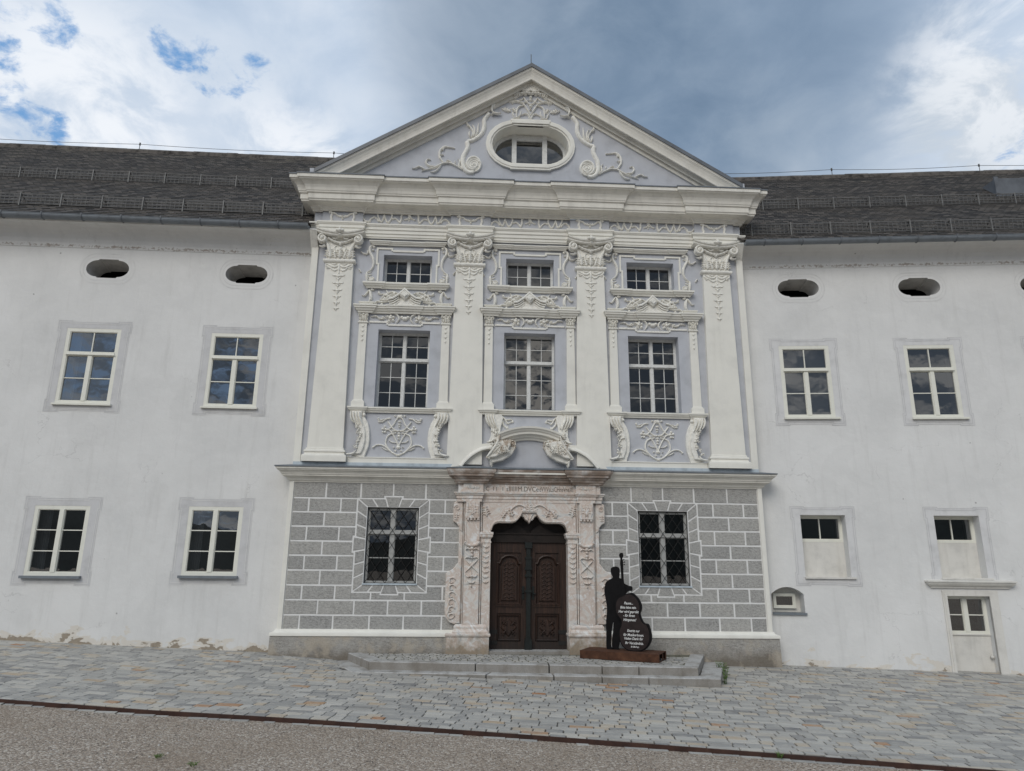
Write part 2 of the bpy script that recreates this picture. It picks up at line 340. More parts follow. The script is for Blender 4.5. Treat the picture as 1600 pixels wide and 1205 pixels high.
glass('glass', (0.5, 0.52, 0.53), 6.0)
glass('glass_old', (0.28, 0.30, 0.32), 3.6)

# ------------------------------------------------------------------ geometry helpers
def thing(name, label, cat, loc=(0, 0, 0), rz=0.0, group=None):
    o = bpy.data.objects.new(name, None); COL.objects.link(o)
    o.empty_display_size = 0.3; o.location = loc; o.rotation_euler = (0, 0, rz)
    o['label'] = label; o['category'] = cat
    if group: o['group'] = group
    return o
class MB:
    """collects faces; build() links them as one mesh object"""
    def __init__(s): s.cur = None; s.v = []; s.f = []; s.sm = []; s.tone = []
    def add(s, vs, fs, smooth=False, tone=None):
        o = len(s.v); s.v += [tuple(p) for p in vs]
        for f in fs:
            s.f.append(tuple(i + o for i in f)); s.sm.append(smooth); s.tone.append(s.cur if tone is None else tone)
    def box(s, x0, x1, y0, y1, z0, z1):
        s.add([(x0, y0, z0), (x1, y0, z0), (x1, y1, z0), (x0, y1, z0), (x0, y0, z1), (x1, y0, z1), (x1, y1, z1), (x0, y1, z1)],
              [(0, 1, 5, 4), (1, 2, 6, 5), (2, 3, 7, 6), (3, 0, 4, 7), (4, 5, 6, 7), (3, 2, 1, 0)])
    def prism(s, poly, y0, y1, smooth=False, back=False):
        """polygon in x,z: front face at y0, sides back to y1"""
        n = len(poly)
        a = sum(poly[i][0] * poly[(i + 1) % n][1] - poly[(i + 1) % n][0] * poly[i][1] for i in range(n))
        if a < 0: poly = poly[::-1]
        s.add([(x, y0, z) for x, z in poly], [tuple(range(n))])
        s.add([(x, y0, z) for x, z in poly] + [(x, y1, z) for x, z in poly], [(i, i + n, (i + 1) % n + n, (i + 1) % n) for i in range(n)], smooth)
        if back: s.add([(x, y1, z) for x, z in poly], [tuple(range(n))[::-1]])
    def bevel_prism(s, poly, y0, y1, b):
        """prism with a chamfered front edge"""
        n = len(poly)
        a = sum(poly[i][0] * poly[(i + 1) % n][1] - poly[(i + 1) % n][0] * poly[i][1] for i in range(n))
        if a < 0: poly = poly[::-1]
        ins = inset(poly, b)
        s.add([(x, y0, z) for x, z in ins], [tuple(range(n))])
        s.add([(x, y0, z) for x, z in ins] + [(x, y0 + b, z) for x, z in poly] + [(x, y1, z) for x, z in poly],
              [(i, i + n, (i + 1) % n + n, (i + 1) % n) for i in range(n)] + [(i + n, i + 2 * n, (i + 1) % n + 2 * n, (i + 1) % n + n) for i in range(n)])
    def tube(s, pts, r, n=6, cap=True):
        pts = [Vector(p) for p in pts]; rings = []
        for i, p in enumerate(pts):
            d = (pts[min(i + 1, len(pts) - 1)] - pts[max(i - 1, 0)]).normalized()
            u = d.cross(Vector((0, 0, 1)));
            if u.length < 1e-3: u = d.cross(Vector((0, 1, 0)))
            u.normalize(); w_ = d.cross(u)
            rr = r[i] if isinstance(r, (list, tuple)) else r
            rings.append([p + (u * math.cos(2 * math.pi * k / n) + w_ * math.sin(2 * math.pi * k / n)) * rr for k in range(n)])
        vs = [q for ring in rings for q in ring]
        fs = [(i * n + k, i * n + (k + 1) % n, (i + 1) * n + (k + 1) % n, (i + 1) * n + k) for i in range(len(pts) - 1) for k in range(n)]
        if cap: fs += [tuple(range(n))[::-1], tuple(range((len(pts) - 1) * n, len(pts) * n))]
        s.add(vs, fs, True)
    def sweep(s, path, prof, end0=True, end1=True):
        """profile of (out, z) along a plan path of (x, y); out is to the viewer's side of a left-to-right path"""
        n = len(path); nv = []
        for i in range(n):
            ds = []
            if i > 0: ds.append(Vector((path[i][0] - path[i - 1][0], path[i][1] - path[i - 1][1])).normalized())
            if i < n - 1: ds.append(Vector((path[i + 1][0] - path[i][0], path[i + 1][1] - path[i][1])).normalized())
            ns = [Vector((d.y, -d.x)) for d in ds]
            nv.append(ns[0] if len(ns) == 1 else (ns[0] + ns[1]) / max(0.2, 1 + ns[0].dot(ns[1])))
        m = len(prof)
        vs = [(p[0] + v.x * o, p[1] + v.y * o, z) for p, v in zip(path, nv) for o, z in prof]
        s.add(vs, [(i * m + k, (i + 1) * m + k, (i + 1) * m + k + 1, i * m + k + 1) for i in range(n - 1) for k in range(m - 1)])
        if end0: s.add(vs[:m], [tuple(range(m))])
        if end1: s.add(vs[-m:], [tuple(range(m))[::-1]])
    def sweep_xz(s, path, prof, closed=False):
        """profile of (y, offset) along a path in x,z; offset is along the left normal of the path"""
        n = len(path); nv = []
        for i in range(n):
            ds = []
            if i > 0 or closed: ds.append((Vector(path[i]) - Vector(path[i - 1])).normalized())
            if i < n - 1 or closed: ds.append((Vector(path[(i + 1) % n]) - Vector(path[i])).normalized())
            ns = [Vector((-d.y, d.x)) for d in ds]
            nv.append(ns[0] if len(ns) == 1 else (ns[0] + ns[1]) / max(0.3, 1 + ns[0].dot(ns[1])))
        m = len(prof)
        vs = [(p[0] + v.x * o, y, p[1] + v.y * o) for p, v in zip(path, nv) for y, o in prof]
        k_ = n if closed else n - 1
        s.add(vs, [(i * m + k, ((i + 1) % n) * m + k, ((i + 1) % n) * m + k + 1, i * m + k + 1) for i in range(k_) for k in range(m - 1)])
        if not closed: s.add(vs[:m], [tuple(range(m))]); s.add(vs[-m:], [tuple(range(m))[::-1]])
    def stroke(s, pts, w_, y, h, sx=1, cx=0.0, cz=0.0, taper=True, wave=0.0):
        """raised stucco strand: half-round relief of width w_ and height h on the plane y"""
        P = smooth(pts, max(w_ * 0.45, 0.022)); n = len(P)
        if n < 2: return
        tt = (-1, -0.62, 0, 0.62, 1); hh = (-0.1, 0.72, 1.0, 0.72, -0.1)
        vs = []
        for i, p in enumerate(P):
            d = Vector(P[min(i + 1, n - 1)]) - Vector(P[max(i - 1, 0)])
            if d.length < 1e-6: d = Vector((1, 0))
            d.normalize(); nx, nz = -d.y, d.x
            k = 1.0
            if taper: k = min(1.0, 0.45 + 0.55 * i / max(1, n * 0.2), 0.35 + 0.65 * (n - 1 - i) / max(1, n * 0.35))
            k *= 1 + wave * math.sin(i * 1.9)
            for a, b in zip(tt, hh):
                vs.append((cx + sx * (p[0] + nx * a * w_ * 0.5 * k), y - b * h * (0.55 + 0.45 * k), cz + p[1] + nz * a * w_ * 0.5 * k))
        fs = [(i * 5 + j, (i + 1) * 5 + j, (i + 1) * 5 + j + 1, i * 5 + j + 1) for i in range(n - 1) for j in range(4)]
        fs += [(0, 1, 2, 3, 4), tuple(range((n - 1) * 5, n * 5))]
        s.add(vs, fs, True)
    def blob(s, x, z, r, y, h, sx=1, cx=0.0, cz=0.0, rz=None, seg=8):
        rz = rz or r; vs = [(cx + sx * x, y - h, cz + z)]
        for a in (0.42, 0.78, 1.0):
            for k in range(seg):
                t_ = 2 * math.pi * k / seg
                vs.append((cx + sx * (x + r * a * math.cos(t_)), y - h * math.sqrt(max(0, 1 - a * a)) + (0.004 if a == 1 else 0), cz + z + rz * a * math.sin(t_)))
        fs = [(0, 1 + k, 1 + (k + 1) % seg) for k in range(seg)]
        for q in range(2): fs += [(1 + q * seg + k, 1 + (q + 1) * seg + k, 1 + (q + 1) * seg + (k + 1) % seg, 1 + q * seg + (k + 1) % seg) for k in range(seg)]
        s.add(vs, fs, True)
    def leaf(s, x, z, L, w_, ang, y, h, sx=1, cx=0.0, cz=0.0, lobes=3):
        """acanthus leaf: a midrib with side lobes"""
        dx, dz = math.cos(ang), math.sin(ang)
        s.stroke([(x, z), (x + dx * L * 0.5, z + dz * L * 0.5), (x + dx * L, z + dz * L)], w_ * 0.45, y, h, sx, cx, cz)
        for k in range(lobes):
            f = 0.12 + 0.62 * k / max(1, lobes - 1); l = w_ * (0.85 - 0.35 * k / lobes)
            for sg in (-1, 1):
                a2 = ang + sg * 0.85
                s.stroke([(x + dx * L * f, z + dz * L * f), (x + dx * L * f + math.cos(a2) * l * 0.7, z + dz * L * f + math.sin(a2) * l * 0.7),
                          (x + dx * L * f + math.cos(a2 + sg * 0.4) * l, z + dz * L * f + math.sin(a2 + sg * 0.4) * l)], w_ * 0.32, y, h * 0.8, sx, cx, cz)
    def build(s, name, mat, parent=None, kind=None, label=None):
        me = bpy.data.meshes.new(name); me.from_pydata(s.v, [], s.f)
        me.polygons.foreach_set('use_smooth', s.sm)
        if any(t_ is not None for t_ in s.tone):
            at = me.attributes.new('tone', 'FLOAT', 'FACE')
            at.data.foreach_set('value', [0.5 if t_ is None else t_ for t_ in s.tone])
        me.update(); me.materials.append(M[mat])
        o = bpy.data.objects.new(name, me); COL.objects.link(o)
        if parent: o.parent = parent
        if kind: o['kind'] = kind
        if label: o['label'] = label
        return o
def inset(poly, d):
    """move every edge of a counter-clockwise polygon inwards by d"""
    n = len(poly); out = []
    for i in range(n):
        a, b, c = Vector(poly[i - 1]), Vector(poly[i]), Vector(poly[(i + 1) % n])
        d1 = (b - a); d2 = (c - b)
        if d1.length < 1e-9 or d2.length < 1e-9: out.append(tuple(b)); continue
        d1.normalize(); d2.normalize(); n1 = Vector((-d1.y, d1.x)); n2 = Vector((-d2.y, d2.x))
        k = (n1 + n2) / max(0.3, 1 + n1.dot(n2)); out.append((b.x + k.x * d, b.y + k.y * d))
    return out
def smooth(pts, step):
    """Catmull-Rom through pts, resampled at about step"""
    if len(pts) == 2:
        a, b = Vector(pts[0]), Vector(pts[1]); n = max(1, int((b - a).length / step))
        return [tuple(a.lerp(b, i / n)) for i in range(n + 1)]
    Q = [Vector(p) for p in pts]; Q = [Q[0] * 2 - Q[1]] + Q + [Q[-1] * 2 - Q[-2]]; out = []
    for i in range(1, len(Q) - 2):
        p0, p1, p2, p3 = Q[i - 1:i + 3]; n = max(1, int(math.ceil((p2 - p1).length / step)))
        for k in range(n):
            t_ = k / n
            out.append(tuple(0.5 * ((2 * p1) + (p2 - p0) * t_ + (2 * p0 - 5 * p1 + 4 * p2 - p3) * t_ * t_ + (3 * p1 - p0 - 3 * p2 + p3) * t_ ** 3)))
    out.append(tuple(Q[-2])); return out
def spiral(x, z, r0, r1, a0, turns, n=26):
    return [(x + (r0 + (r1 - r0) * i / n) * math.cos(a0 + turns * 2 * math.pi * i / n), z + (r0 + (r1 - r0) * i / n) * math.sin(a0 + turns * 2 * math.pi * i / n)) for i in range(n + 1)]
def arcpts(cx, cz, rx, rz, a0, a1, n):
    return [(cx + rx * math.cos(a0 + (a1 - a0) * i / n), cz + rz * math.sin(a0 + (a1 - a0) * i / n)) for i in range(n + 1)]
def mirror(poly): return [(-x, z) for x, z in poly][::-1]
def wall(mb, x0, x1, z0, z1, y, rects=(), shapes=()):
    """flat wall in the plane y with rectangular openings and openings of any star-shaped outline"""
    cells = list(rects) + [s_[0] for s_ in shapes]
    xs = sorted(set([x0, x1] + [c for r in cells for c in r[:2] if x0 < c < x1])); zs = sorted(set([z0, z1] + [c for r in cells for c in r[2:] if z0 < c < z1]))
    for i in range(len(xs) - 1):
        for j in range(len(zs) - 1):
            cx, cz = (xs[i] + xs[i + 1]) / 2, (zs[j] + zs[j + 1]) / 2
            if any(r[0] < cx < r[1] and r[2] < cz < r[3] for r in cells): continue
            mb.add([(xs[i], y, zs[j]), (xs[i + 1], y, zs[j]), (xs[i + 1], y, zs[j + 1]), (xs[i], y, zs[j + 1])], [(0, 1, 2, 3)])
    for (a, b, c, d), poly in shapes:
        cx = sum(p[0] for p in poly) / len(poly); cz = sum(p[1] for p in poly) / len(poly)
        angs = sorted([math.atan2(p[1] - cz, p[0] - cx) for p in poly] + [math.atan2(q - cz, p - cx) for p in (a, b) for q in (c, d)])
        def rayrect(t_):
            u, v = math.cos(t_), math.sin(t_); k = 1e9
            if u > 1e-9: k = min(k, (b - cx) / u)
            if u < -1e-9: k = min(k, (a - cx) / u)
            if v > 1e-9: k = min(k, (d - cz) / v)
            if v < -1e-9: k = min(k, (c - cz) / v)
            return (cx + u * k, y, cz + v * k)
        def raypoly(t_):
            u, v = math.cos(t_), math.sin(t_); best = None
            for i in range(len(poly)):
                px, pz = poly[i][0] - cx, poly[i][1] - cz; qx, qz = poly[(i + 1) % len(poly)][0] - cx, poly[(i + 1) % len(poly)][1] - cz
                ex, ez = qx - px, qz - pz; den_ = u * ez - v * ex
                if abs(den_) < 1e-12: continue
                k = (px * ez - pz * ex) / den_; m_ = (px * v - pz * u) / den_
                if k > 0 and -1e-6 <= m_ <= 1 + 1e-6: best = k if best is None else max(best, k)
            return (cx + u * best, y, cz + v * best)
        n = len(angs); A = [rayrect(t_) for t_ in angs]; B_ = [raypoly(t_) for t_ in angs]
        mb.add(A + B_, [(i, (i + 1) % n, (i + 1) % n + n, i + n) for i in range(n)])
def reveal(mb, poly, y0, y1, smooth_=False):
    n = len(poly)
    mb.add([(x, y0, z) for x, z in poly] + [(x, y1, z) for x, z in poly], [(i, (i + 1) % n, (i + 1) % n + n, i + n) for i in range(n)], smooth_)
def rectpoly(x0, x1, z0, z1): return [(x0, z0), (x1, z0), (x1, z1), (x0, z1)]
def band(mb, outer, inner, y):
    """flat ring between two outlines with equal counts"""
    n = len(outer)
    mb.add([(x, y, z) for x, z in outer] + [(x, y, z) for x, z in inner], [(i, (i + 1) % n, (i + 1) % n + n, i + n) for i in range(n)])
def text_mesh(body, size, mat, parent, name, place, shear=0.0, align='LEFT', ext=0.002, width=None, bold=0.0):
    """lettering as a mesh: place maps the flat text (u along, v up) with a matrix"""
    cu = bpy.data.curves.new(name, 'FONT'); cu.body = body; cu.size = size; cu.shear = shear; cu.align_x = align; cu.extrude = ext; cu.offset = bold
    cu.resolution_u = 3
    tmp = bpy.data.objects.new('tmp', cu); COL.objects.link(tmp)
    dg = bpy.context.evaluated_depsgraph_get(); dg.update()
    me = bpy.data.meshes.new_from_object(tmp.evaluated_get(dg)); bpy.data.objects.remove(tmp); bpy.data.curves.remove(cu)
    if width:
        xs = [v.co.x for v in me.vertices]; k = width / max(1e-6, max(xs) - min(xs)); x0 = min(xs)
        for v in me.vertices: v.co.x = (v.co.x - x0) * k
    me.transform(place); me.materials.clear(); me.materials.append(M[mat]); me.name = name
    return me
def join_meshes(mes, name, mat, parent):
    vs, fs = [], []
    for me in mes:
        o = len(vs); vs += [tuple(v.co) for v in me.vertices]; fs += [tuple(i + o for i in p.vertices) for p in me.polygons]
    mb = MB(); mb.add(vs, fs); return mb.build(name, mat, parent)

# a glazed window: the frame is the part, pane, sill and so on are its children
def window(parent, name, x0, x1, z0, z1, y, rows_top, rows_bot, cols, fmat, gmat='glass', fw=0.07, mid=True, transom=None, bar=0.022, room=True, depth=1.6, label=None, curtain=None, midw=0.10):
    mb = MB(); d0, d1 = y - 0.035, y + 0.04
    mb.box(x0, x0 + fw, d0, d1, z0, z1); mb.box(x1 - fw, x1, d0, d1, z0, z1)
    mb.box(x0 + fw, x1 - fw, d0, d1, z1 - fw, z1); mb.box(x0 + fw, x1 - fw, d0, d1, z0, z0 + fw)
    X0, X1, Z0, Z1 = x0 + fw, x1 - fw, z0 + fw, z1 - fw
    xm = (x0 + x1) / 2
    def sect(za, zb, rows, cols_, split):
        halves = [(X0, xm - midw / 2), (xm + midw / 2, X1)] if split else [(X0, X1)]
        if split: mb.box(xm - midw / 2, xm + midw / 2, d0 - 0.012, d1, za, zb)
        for a, b in halves:
            # sash rails
            s_ = 0.016
            mb.box(a, a + s_, d0 + 0.012, d1, za, zb); mb.box(b - s_, b, d0 + 0.012, d1, za, zb)
            mb.box(a + s_, b - s_, d0 + 0.012, d1, zb - s_, zb); mb.box(a + s_, b - s_, d0 + 0.012, d1, za, za + s_)
            nc = cols_ // 2 if split else cols_
            for k in range(1, nc): xx = a + (b - a) * k / nc; mb.box(xx - bar / 2, xx + bar / 2, d0 + 0.02, d1 - 0.01, za + s_, zb - s_)
            for k in range(1, rows): zz = za + (zb - za) * k / rows; mb.box(a + s_, b - s_, d0 + 0.023, d1 - 0.013, zz - bar / 2, zz + bar / 2)
    if transom:
        tw = 0.09
        mb.box(X0, X1, d0 - 0.02, d1, transom - tw / 2, transom + tw / 2)
        mb.box(X0 - 0.02, X1 + 0.02, d0 - 0.04, d0 - 0.02, transom - tw / 2 + 0.01, transom - tw / 2 + 0.035)
        sect(transom + tw / 2, Z1, rows_top, cols if mid != 'lower' else 2, mid is True); sect(Z0, transom - tw / 2, rows_bot, cols, bool(mid))
    else: sect(Z0, Z1, rows_bot, cols, bool(mid))
    fr = mb.build(name, fmat, parent, label=label)
    g = MB(); g.add([(X0, y + 0.012, Z0), (X1, y + 0.012, Z0), (X1, y + 0.012, Z1), (X0, y + 0.012, Z1)], [(0, 1, 2, 3)])
    g.build('pane', gmat, fr)
    if room:
        r = MB(); e = 0.25; yb = y + 0.42
        P_ = rectpoly(x0, x1, z0, z1)
        reveal(r, P_, y + 0.04, yb); r.build('window_reveal', 'interior_pale', fr)
        r = MB(); Q = rectpoly(x0 - 0.9, x1 + 0.9, z0 - 0.6, z1 + 0.5)
        band(r, Q, P_, yb); reveal(r, Q, yb, yb + depth)
        r.add([(p[0], yb + depth, p[1]) for p in Q], [(0, 1, 2, 3)]); r.build('room', 'interior', fr)
        if curtain:
            for (ca, cb) in curtain:
                c = MB(); n = 14; vs = []
                for k in range(n + 1):
                    xx = x0 + (x1 - x0) * (ca + (cb - ca) * k / n); yy = y + 0.2 + 0.02 * math.sin(k * 2.1)
                    vs += [(xx, yy, z0 + 0.03), (xx, yy, z1 - 0.03)]
                c.add(vs, [(2 * k, 2 * k + 2, 2 * k + 3, 2 * k + 1) for k in range(n)], True); c.build('curtain', 'interior_pale', fr)
    return fr

# stucco strands measured on the facade: (width, points) in metres, and (radius, x, z) for bosses
MONO=[[.035,[[-.066,5.032],[-.182,5.006],[-.265,4.957],[-.307,4.86],[-.312,4.764],[-.265,4.67],[-.166,4.561],[-.069,4.508],[.01,4.478]]],[.032,[[-.32,5.108],[-.242,5.101],[-.176,5.038],[-.107,4.928],[-.037,4.786],[.004,4.659]]],[.032,[[-.024,5.444],[-.083,5.362],[-.14,5.248],[-.213,5.158],[-.289,5.108]]],[.032,[[-.284,5.31],[-.2,5.198],[-.117,5.112],[-.005,5.082]]],[.035,[[-.52,5.305],[-.426,5.307],[-.35,5.365],[-.289,5.39],[-.226,5.392]]],[.026,[[-.54,5.385],[-.514,5.345],[-.46,5.346],[-.368,5.389]]],[.032,[[-.623,4.663],[-.533,4.725],[-.424,4.731],[-.329,4.693],[-.247,4.631],[-.198,4.576]]],[.026,[[-.405,4.668],[-.309,4.614],[-.245,4.591]]],[.026,[[-.236,4.845],[-.163,4.799],[-.053,4.785]]],[.023,[[-.193,5.062],[-.099,5.08],[-.004,5.066]]],[.042,[[-.017,4.706],[-.006,4.643]]],[.032,[[-.125,4.673],[-.094,4.673]]],[.035,[[-.089,4.594],[-.05,4.579]]]]
MONOB=[[.047,-.021,5.445],[.025,-.119,5.459],[.022,-.014,5.315],[.022,-.01,5.243],[.017,-.008,5.186],[.028,-.007,5.018],[.032,-.003,4.954],[.019,-.008,4.882],[.041,-.008,4.675],[.028,-.356,5.187],[.032,-.4,5.13],[.032,-.329,5.124],[.028,-.341,5.051],[.022,-.396,5.05],[.025,-.525,5.385],[.019,-.22,4.838],[.028,.017,4.486],[.022,-.615,4.664]]
GSC=[[.108,[[-1.174,14.211],[-1.274,14.059],[-1.307,13.978],[-1.295,13.822],[-1.334,13.625],[-1.45,13.454],[-1.617,13.331],[-1.76,13.286]]],[.115,[[-1.76,13.286],[-1.738,13.123],[-1.794,12.967],[-1.857,12.831],[-1.872,12.64],[-1.83,12.453],[-1.71,12.335],[-1.559,12.332]]],[.062,[[-1.559,12.332],[-1.426,12.413],[-1.38,12.585],[-1.451,12.753],[-1.587,12.804],[-1.711,12.723],[-1.749,12.569],[-1.679,12.44],[-1.561,12.426],[-1.48,12.543],[-1.516,12.655],[-1.6,12.651]]],[.046,[[-1.879,12.394],[-2.033,12.501],[-2.22,12.587],[-2.403,12.57],[-2.6,12.458],[-2.797,12.375],[-2.978,12.311]]],[.052,[[-2.387,12.58],[-2.502,12.765],[-2.501,12.956],[-2.388,13.085],[-2.269,13.081],[-2.117,13.059]]],[.031,[[-2.387,13.057],[-2.434,12.978],[-2.403,13.037]]],[.028,[[-2.496,12.823],[-2.396,12.836]]],[.04,[[-2.617,12.467],[-2.784,12.479],[-2.872,12.579],[-2.826,12.685],[-2.742,12.66]]],[.04,[[-2.452,12.521],[-2.547,12.366],[-2.66,12.286],[-2.744,12.302]]],[.028,[[-2.484,12.482],[-2.562,12.347],[-2.578,12.327]]],[.037,[[-2.897,12.371],[-3.05,12.439],[-3.147,12.388],[-3.247,12.384]]],[.04,[[-1.687,13.415],[-1.715,13.53],[-1.709,13.608]]],[.04,[[-1.652,13.397],[-1.605,13.574],[-1.677,13.726],[-1.766,13.859]]],[.04,[[-1.618,13.398],[-1.571,13.536],[-1.575,13.711],[-1.629,13.826]]],[.04,[[-1.568,13.42],[-1.486,13.579],[-1.473,13.736],[-1.459,13.873]]],[.031,[[-1.783,13.858],[-1.747,13.762],[-1.661,13.747]]],[.034,[[-1.879,12.413],[-1.966,12.522],[-1.953,12.656],[-2.006,12.729]]],[.028,[[-2.153,12.59],[-2.256,12.662],[-2.322,12.649]]],[.028,[[-2.069,12.594],[-2.088,12.669]]]]
GSCB=[[.204,-1.568,12.577],[.03,-1.783,13.868],[.036,-1.087,14.186],[.024,-2.117,13.059]]
CART=[[.035,[[-.202,14.783],[-.119,14.64],[-.019,14.55],[.091,14.608]]],[.039,[[-.256,14.633],[-.146,14.471],[-.063,14.329],[.001,14.207]]],[.042,[[-.2,14.51],[-.327,14.462],[-.39,14.334],[-.397,14.126]]],[.032,[[-.529,14.641],[-.402,14.658],[-.292,14.6],[-.183,14.595],[-.056,14.706]]],[.029,[[-.492,14.601],[-.401,14.626],[-.256,14.696],[-.202,14.762]]],[.042,[[-.516,14.276],[-.46,14.113]]],[.032,[[-.361,14.107],[-.289,14.214],[-.272,14.34]]],[.042,[[.001,14.041],[-.063,14.204],[-.163,14.241],[-.262,14.184]]],[.039,[[-.825,14.387],[-.725,14.319],[-.58,14.294]]],[.032,[[-.505,14.059],[-.397,14.095],[-.27,14.08]]],[.055,[[-.385,14.911],[-.275,14.864],[-.203,14.931]]],[.042,[[-.548,14.766],[-.439,14.751],[-.33,14.84]]]]
CARTB=[[.038,-.001,14.793],[.032,-.001,14.698],[.035,-.009,14.498],[.028,.0,14.384],[.047,-.148,14.891],[.032,-.365,14.628]]
SHELL=[[-.002,14.909],[-.002,15.185]]
CORN=[[.055,[[-.999,14.492],[-1.088,14.415],[-1.095,14.3],[-1.039,14.199]]],[.045,[[-1.102,14.155],[-1.039,14.199],[-.949,14.183],[-.832,14.209]]],[.032,[[-1.017,14.471],[-1.054,14.511]]]]
ASC=[[.057,[[-.869,10.009],[-.953,10.032],[-1.009,9.978],[-1.008,9.861],[-.961,9.773],[-.907,9.659],[-.89,9.531],[-.915,9.402],[-.981,9.323],[-1.048,9.277]]],[.057,[[-1.048,9.277],[-1.048,9.181],[-1.031,9.005]]],[.039,[[-1.063,9.898],[-1.064,9.821],[-1.115,9.787],[-1.188,9.817],[-1.244,9.866]]],[.03,[[-1.264,9.365],[-1.214,9.303]]],[.041,[[-.957,9.902],[-.898,9.904]]]]
ASCB=[[.08,-.914,9.084],[.038,-.904,10.001],[.025,-1.213,9.29],[.025,-1.225,9.848]]
OPED=[[-.352,8.277],[-.428,8.473],[-.314,8.5],[-.171,8.605],[-.022,8.757],[.134,8.614],[.262,8.526],[.403,8.498],[.33,8.281]]
ODIA=[[-.022,8.752],[-.163,8.605],[-.008,8.468],[.126,8.605]]
OSC=[[.042,[[-.725,8.35],[-.79,8.339],[-.802,8.409],[-.724,8.473],[-.608,8.459],[-.445,8.482]]],[.042,[[-.676,8.492],[-.584,8.61],[-.49,8.693],[-.344,8.742],[-.243,8.718],[-.142,8.677]]],[.042,[[-.529,8.515],[-.453,8.623],[-.34,8.68],[-.24,8.665]]],[.035,[[-.501,8.604],[-.474,8.711],[-.528,8.799]]],[.068,[[-.956,8.785],[-.917,8.68],[-.909,8.538],[-.966,8.404]]],[.039,[[-.965,8.785],[-1.024,8.677],[-1.077,8.613],[-1.136,8.638]]],[.048,[[-.924,8.795],[-.825,8.789]]],[.039,[[-.708,8.757],[-.687,8.687],[-.604,8.672]]],[.035,[[-.66,8.511],[-.463,8.517],[-.533,8.585]]]]
OSCB=[[.032,-.612,8.389],[.041,-.504,8.657],[.035,-.419,8.606],[.035,-.547,8.549],[.032,-.696,8.704],[.038,-.309,8.707],[.028,-.743,8.376]]
SFR=[[.039,[[-.28,8.152],[-.187,8.103],[-.149,7.999],[-.217,7.892]]],[.032,[[-.862,8.048],[-.733,8.069],[-.648,8.002],[-.534,8.005],[-.537,8.066]]],[.032,[[-.505,8.076],[-.421,8.043],[-.369,7.975]]]]
SFRB=[[.041,-.371,8.027],[.035,-.302,7.96],[.035,-.358,8.08],[.032,-.291,8.047],[.025,-.439,8.069],[.022,-.749,8.06],[.025,-.568,8.039],[.038,-.078,8.053],[.047,-.019,8.02]]
CONS=[[-1.175,5.547],[-.861,5.554],[-.847,5.396],[-.773,5.268],[-.723,5.092],[-.708,4.853],[-.728,4.662],[-.813,4.408],[-.907,4.422],[-1.125,4.45],[-1.098,4.505],[-.992,4.539],[-.958,4.69],[-.957,4.848],[-.963,5.008],[-1.017,5.167],[-1.127,5.293],[-1.176,5.437]]
CONF=[[-1.168,5.548],[-.924,5.553],[-.927,5.346],[-.844,5.154],[-.811,4.995],[-.805,4.819],[-.829,4.66],[-.888,4.494],[-1.08,4.466],[-1.097,4.49],[-.991,4.531],[-.956,4.705],[-.963,5.008],[-1.018,5.183],[-1.119,5.293],[-1.173,5.437]]
FRZ=[[.039,[[-1.226,10.887],[-1.254,10.8],[-1.213,10.706],[-1.127,10.662],[-1.057,10.674],[-1.037,10.741]]],[.032,[[-1.038,10.722],[-.949,10.782],[-.863,10.738],[-.821,10.673]]],[.035,[[-.822,10.94],[-.858,10.91],[-.851,10.824],[-.785,10.693],[-.733,10.676],[-.704,10.763],[-.679,10.849],[-.66,10.783],[-.602,10.671],[-.541,10.673],[-.474,10.828],[-.524,10.903],[-.559,10.93]]],[.032,[[-.477,10.742],[-.38,10.765],[-.303,10.701],[-.261,10.655]]],[.039,[[-.27,10.645],[-.228,10.742],[-.228,10.847],[-.173,10.906],[-.085,10.89]]],[.026,[[-.144,10.735],[-.055,10.767],[-.018,10.826]]]]
FRZB=[[.032,.0,10.836],[.022,-.034,10.863],[.022,.002,10.884],[.022,-.002,10.779],[.019,-.022,10.721]]
FREF=[3.3233787331145663]
FRP=[[.055,[[-.362,10.841],[-.31,10.881],[-.285,10.816],[-.303,10.73],[-.278,10.646],[-.314,10.588]]],[.039,[[-.275,10.844],[-.189,10.819],[-.121,10.755],[.0,10.732]]]]
FRPB=[[.032,.0,10.75],[.022,-.069,10.757],[.022,-.001,10.684],[.019,-.121,10.765],[.019,-.189,10.819]]
HEAD=[[-.925,2.672],[-.911,2.731],[-.882,2.799],[-.829,2.856],[-.746,2.887],[-.579,2.885],[-.411,2.887],[-.335,2.91],[-.267,2.971],[-.214,3.047],[-.189,3.108],[-.189,3.127]]
TOPEAR=[[-1.664,3.37],[-1.801,3.353],[-1.816,3.187],[-1.81,2.991],[-1.736,2.955],[-1.673,2.903],[-1.648,2.829]]
BOTEAR=[[-1.578,1.57],[-1.625,1.516],[-1.755,1.397],[-1.954,1.342],[-1.936,.696],[-1.885,.602],[-1.774,.561],[-1.565,.562]]
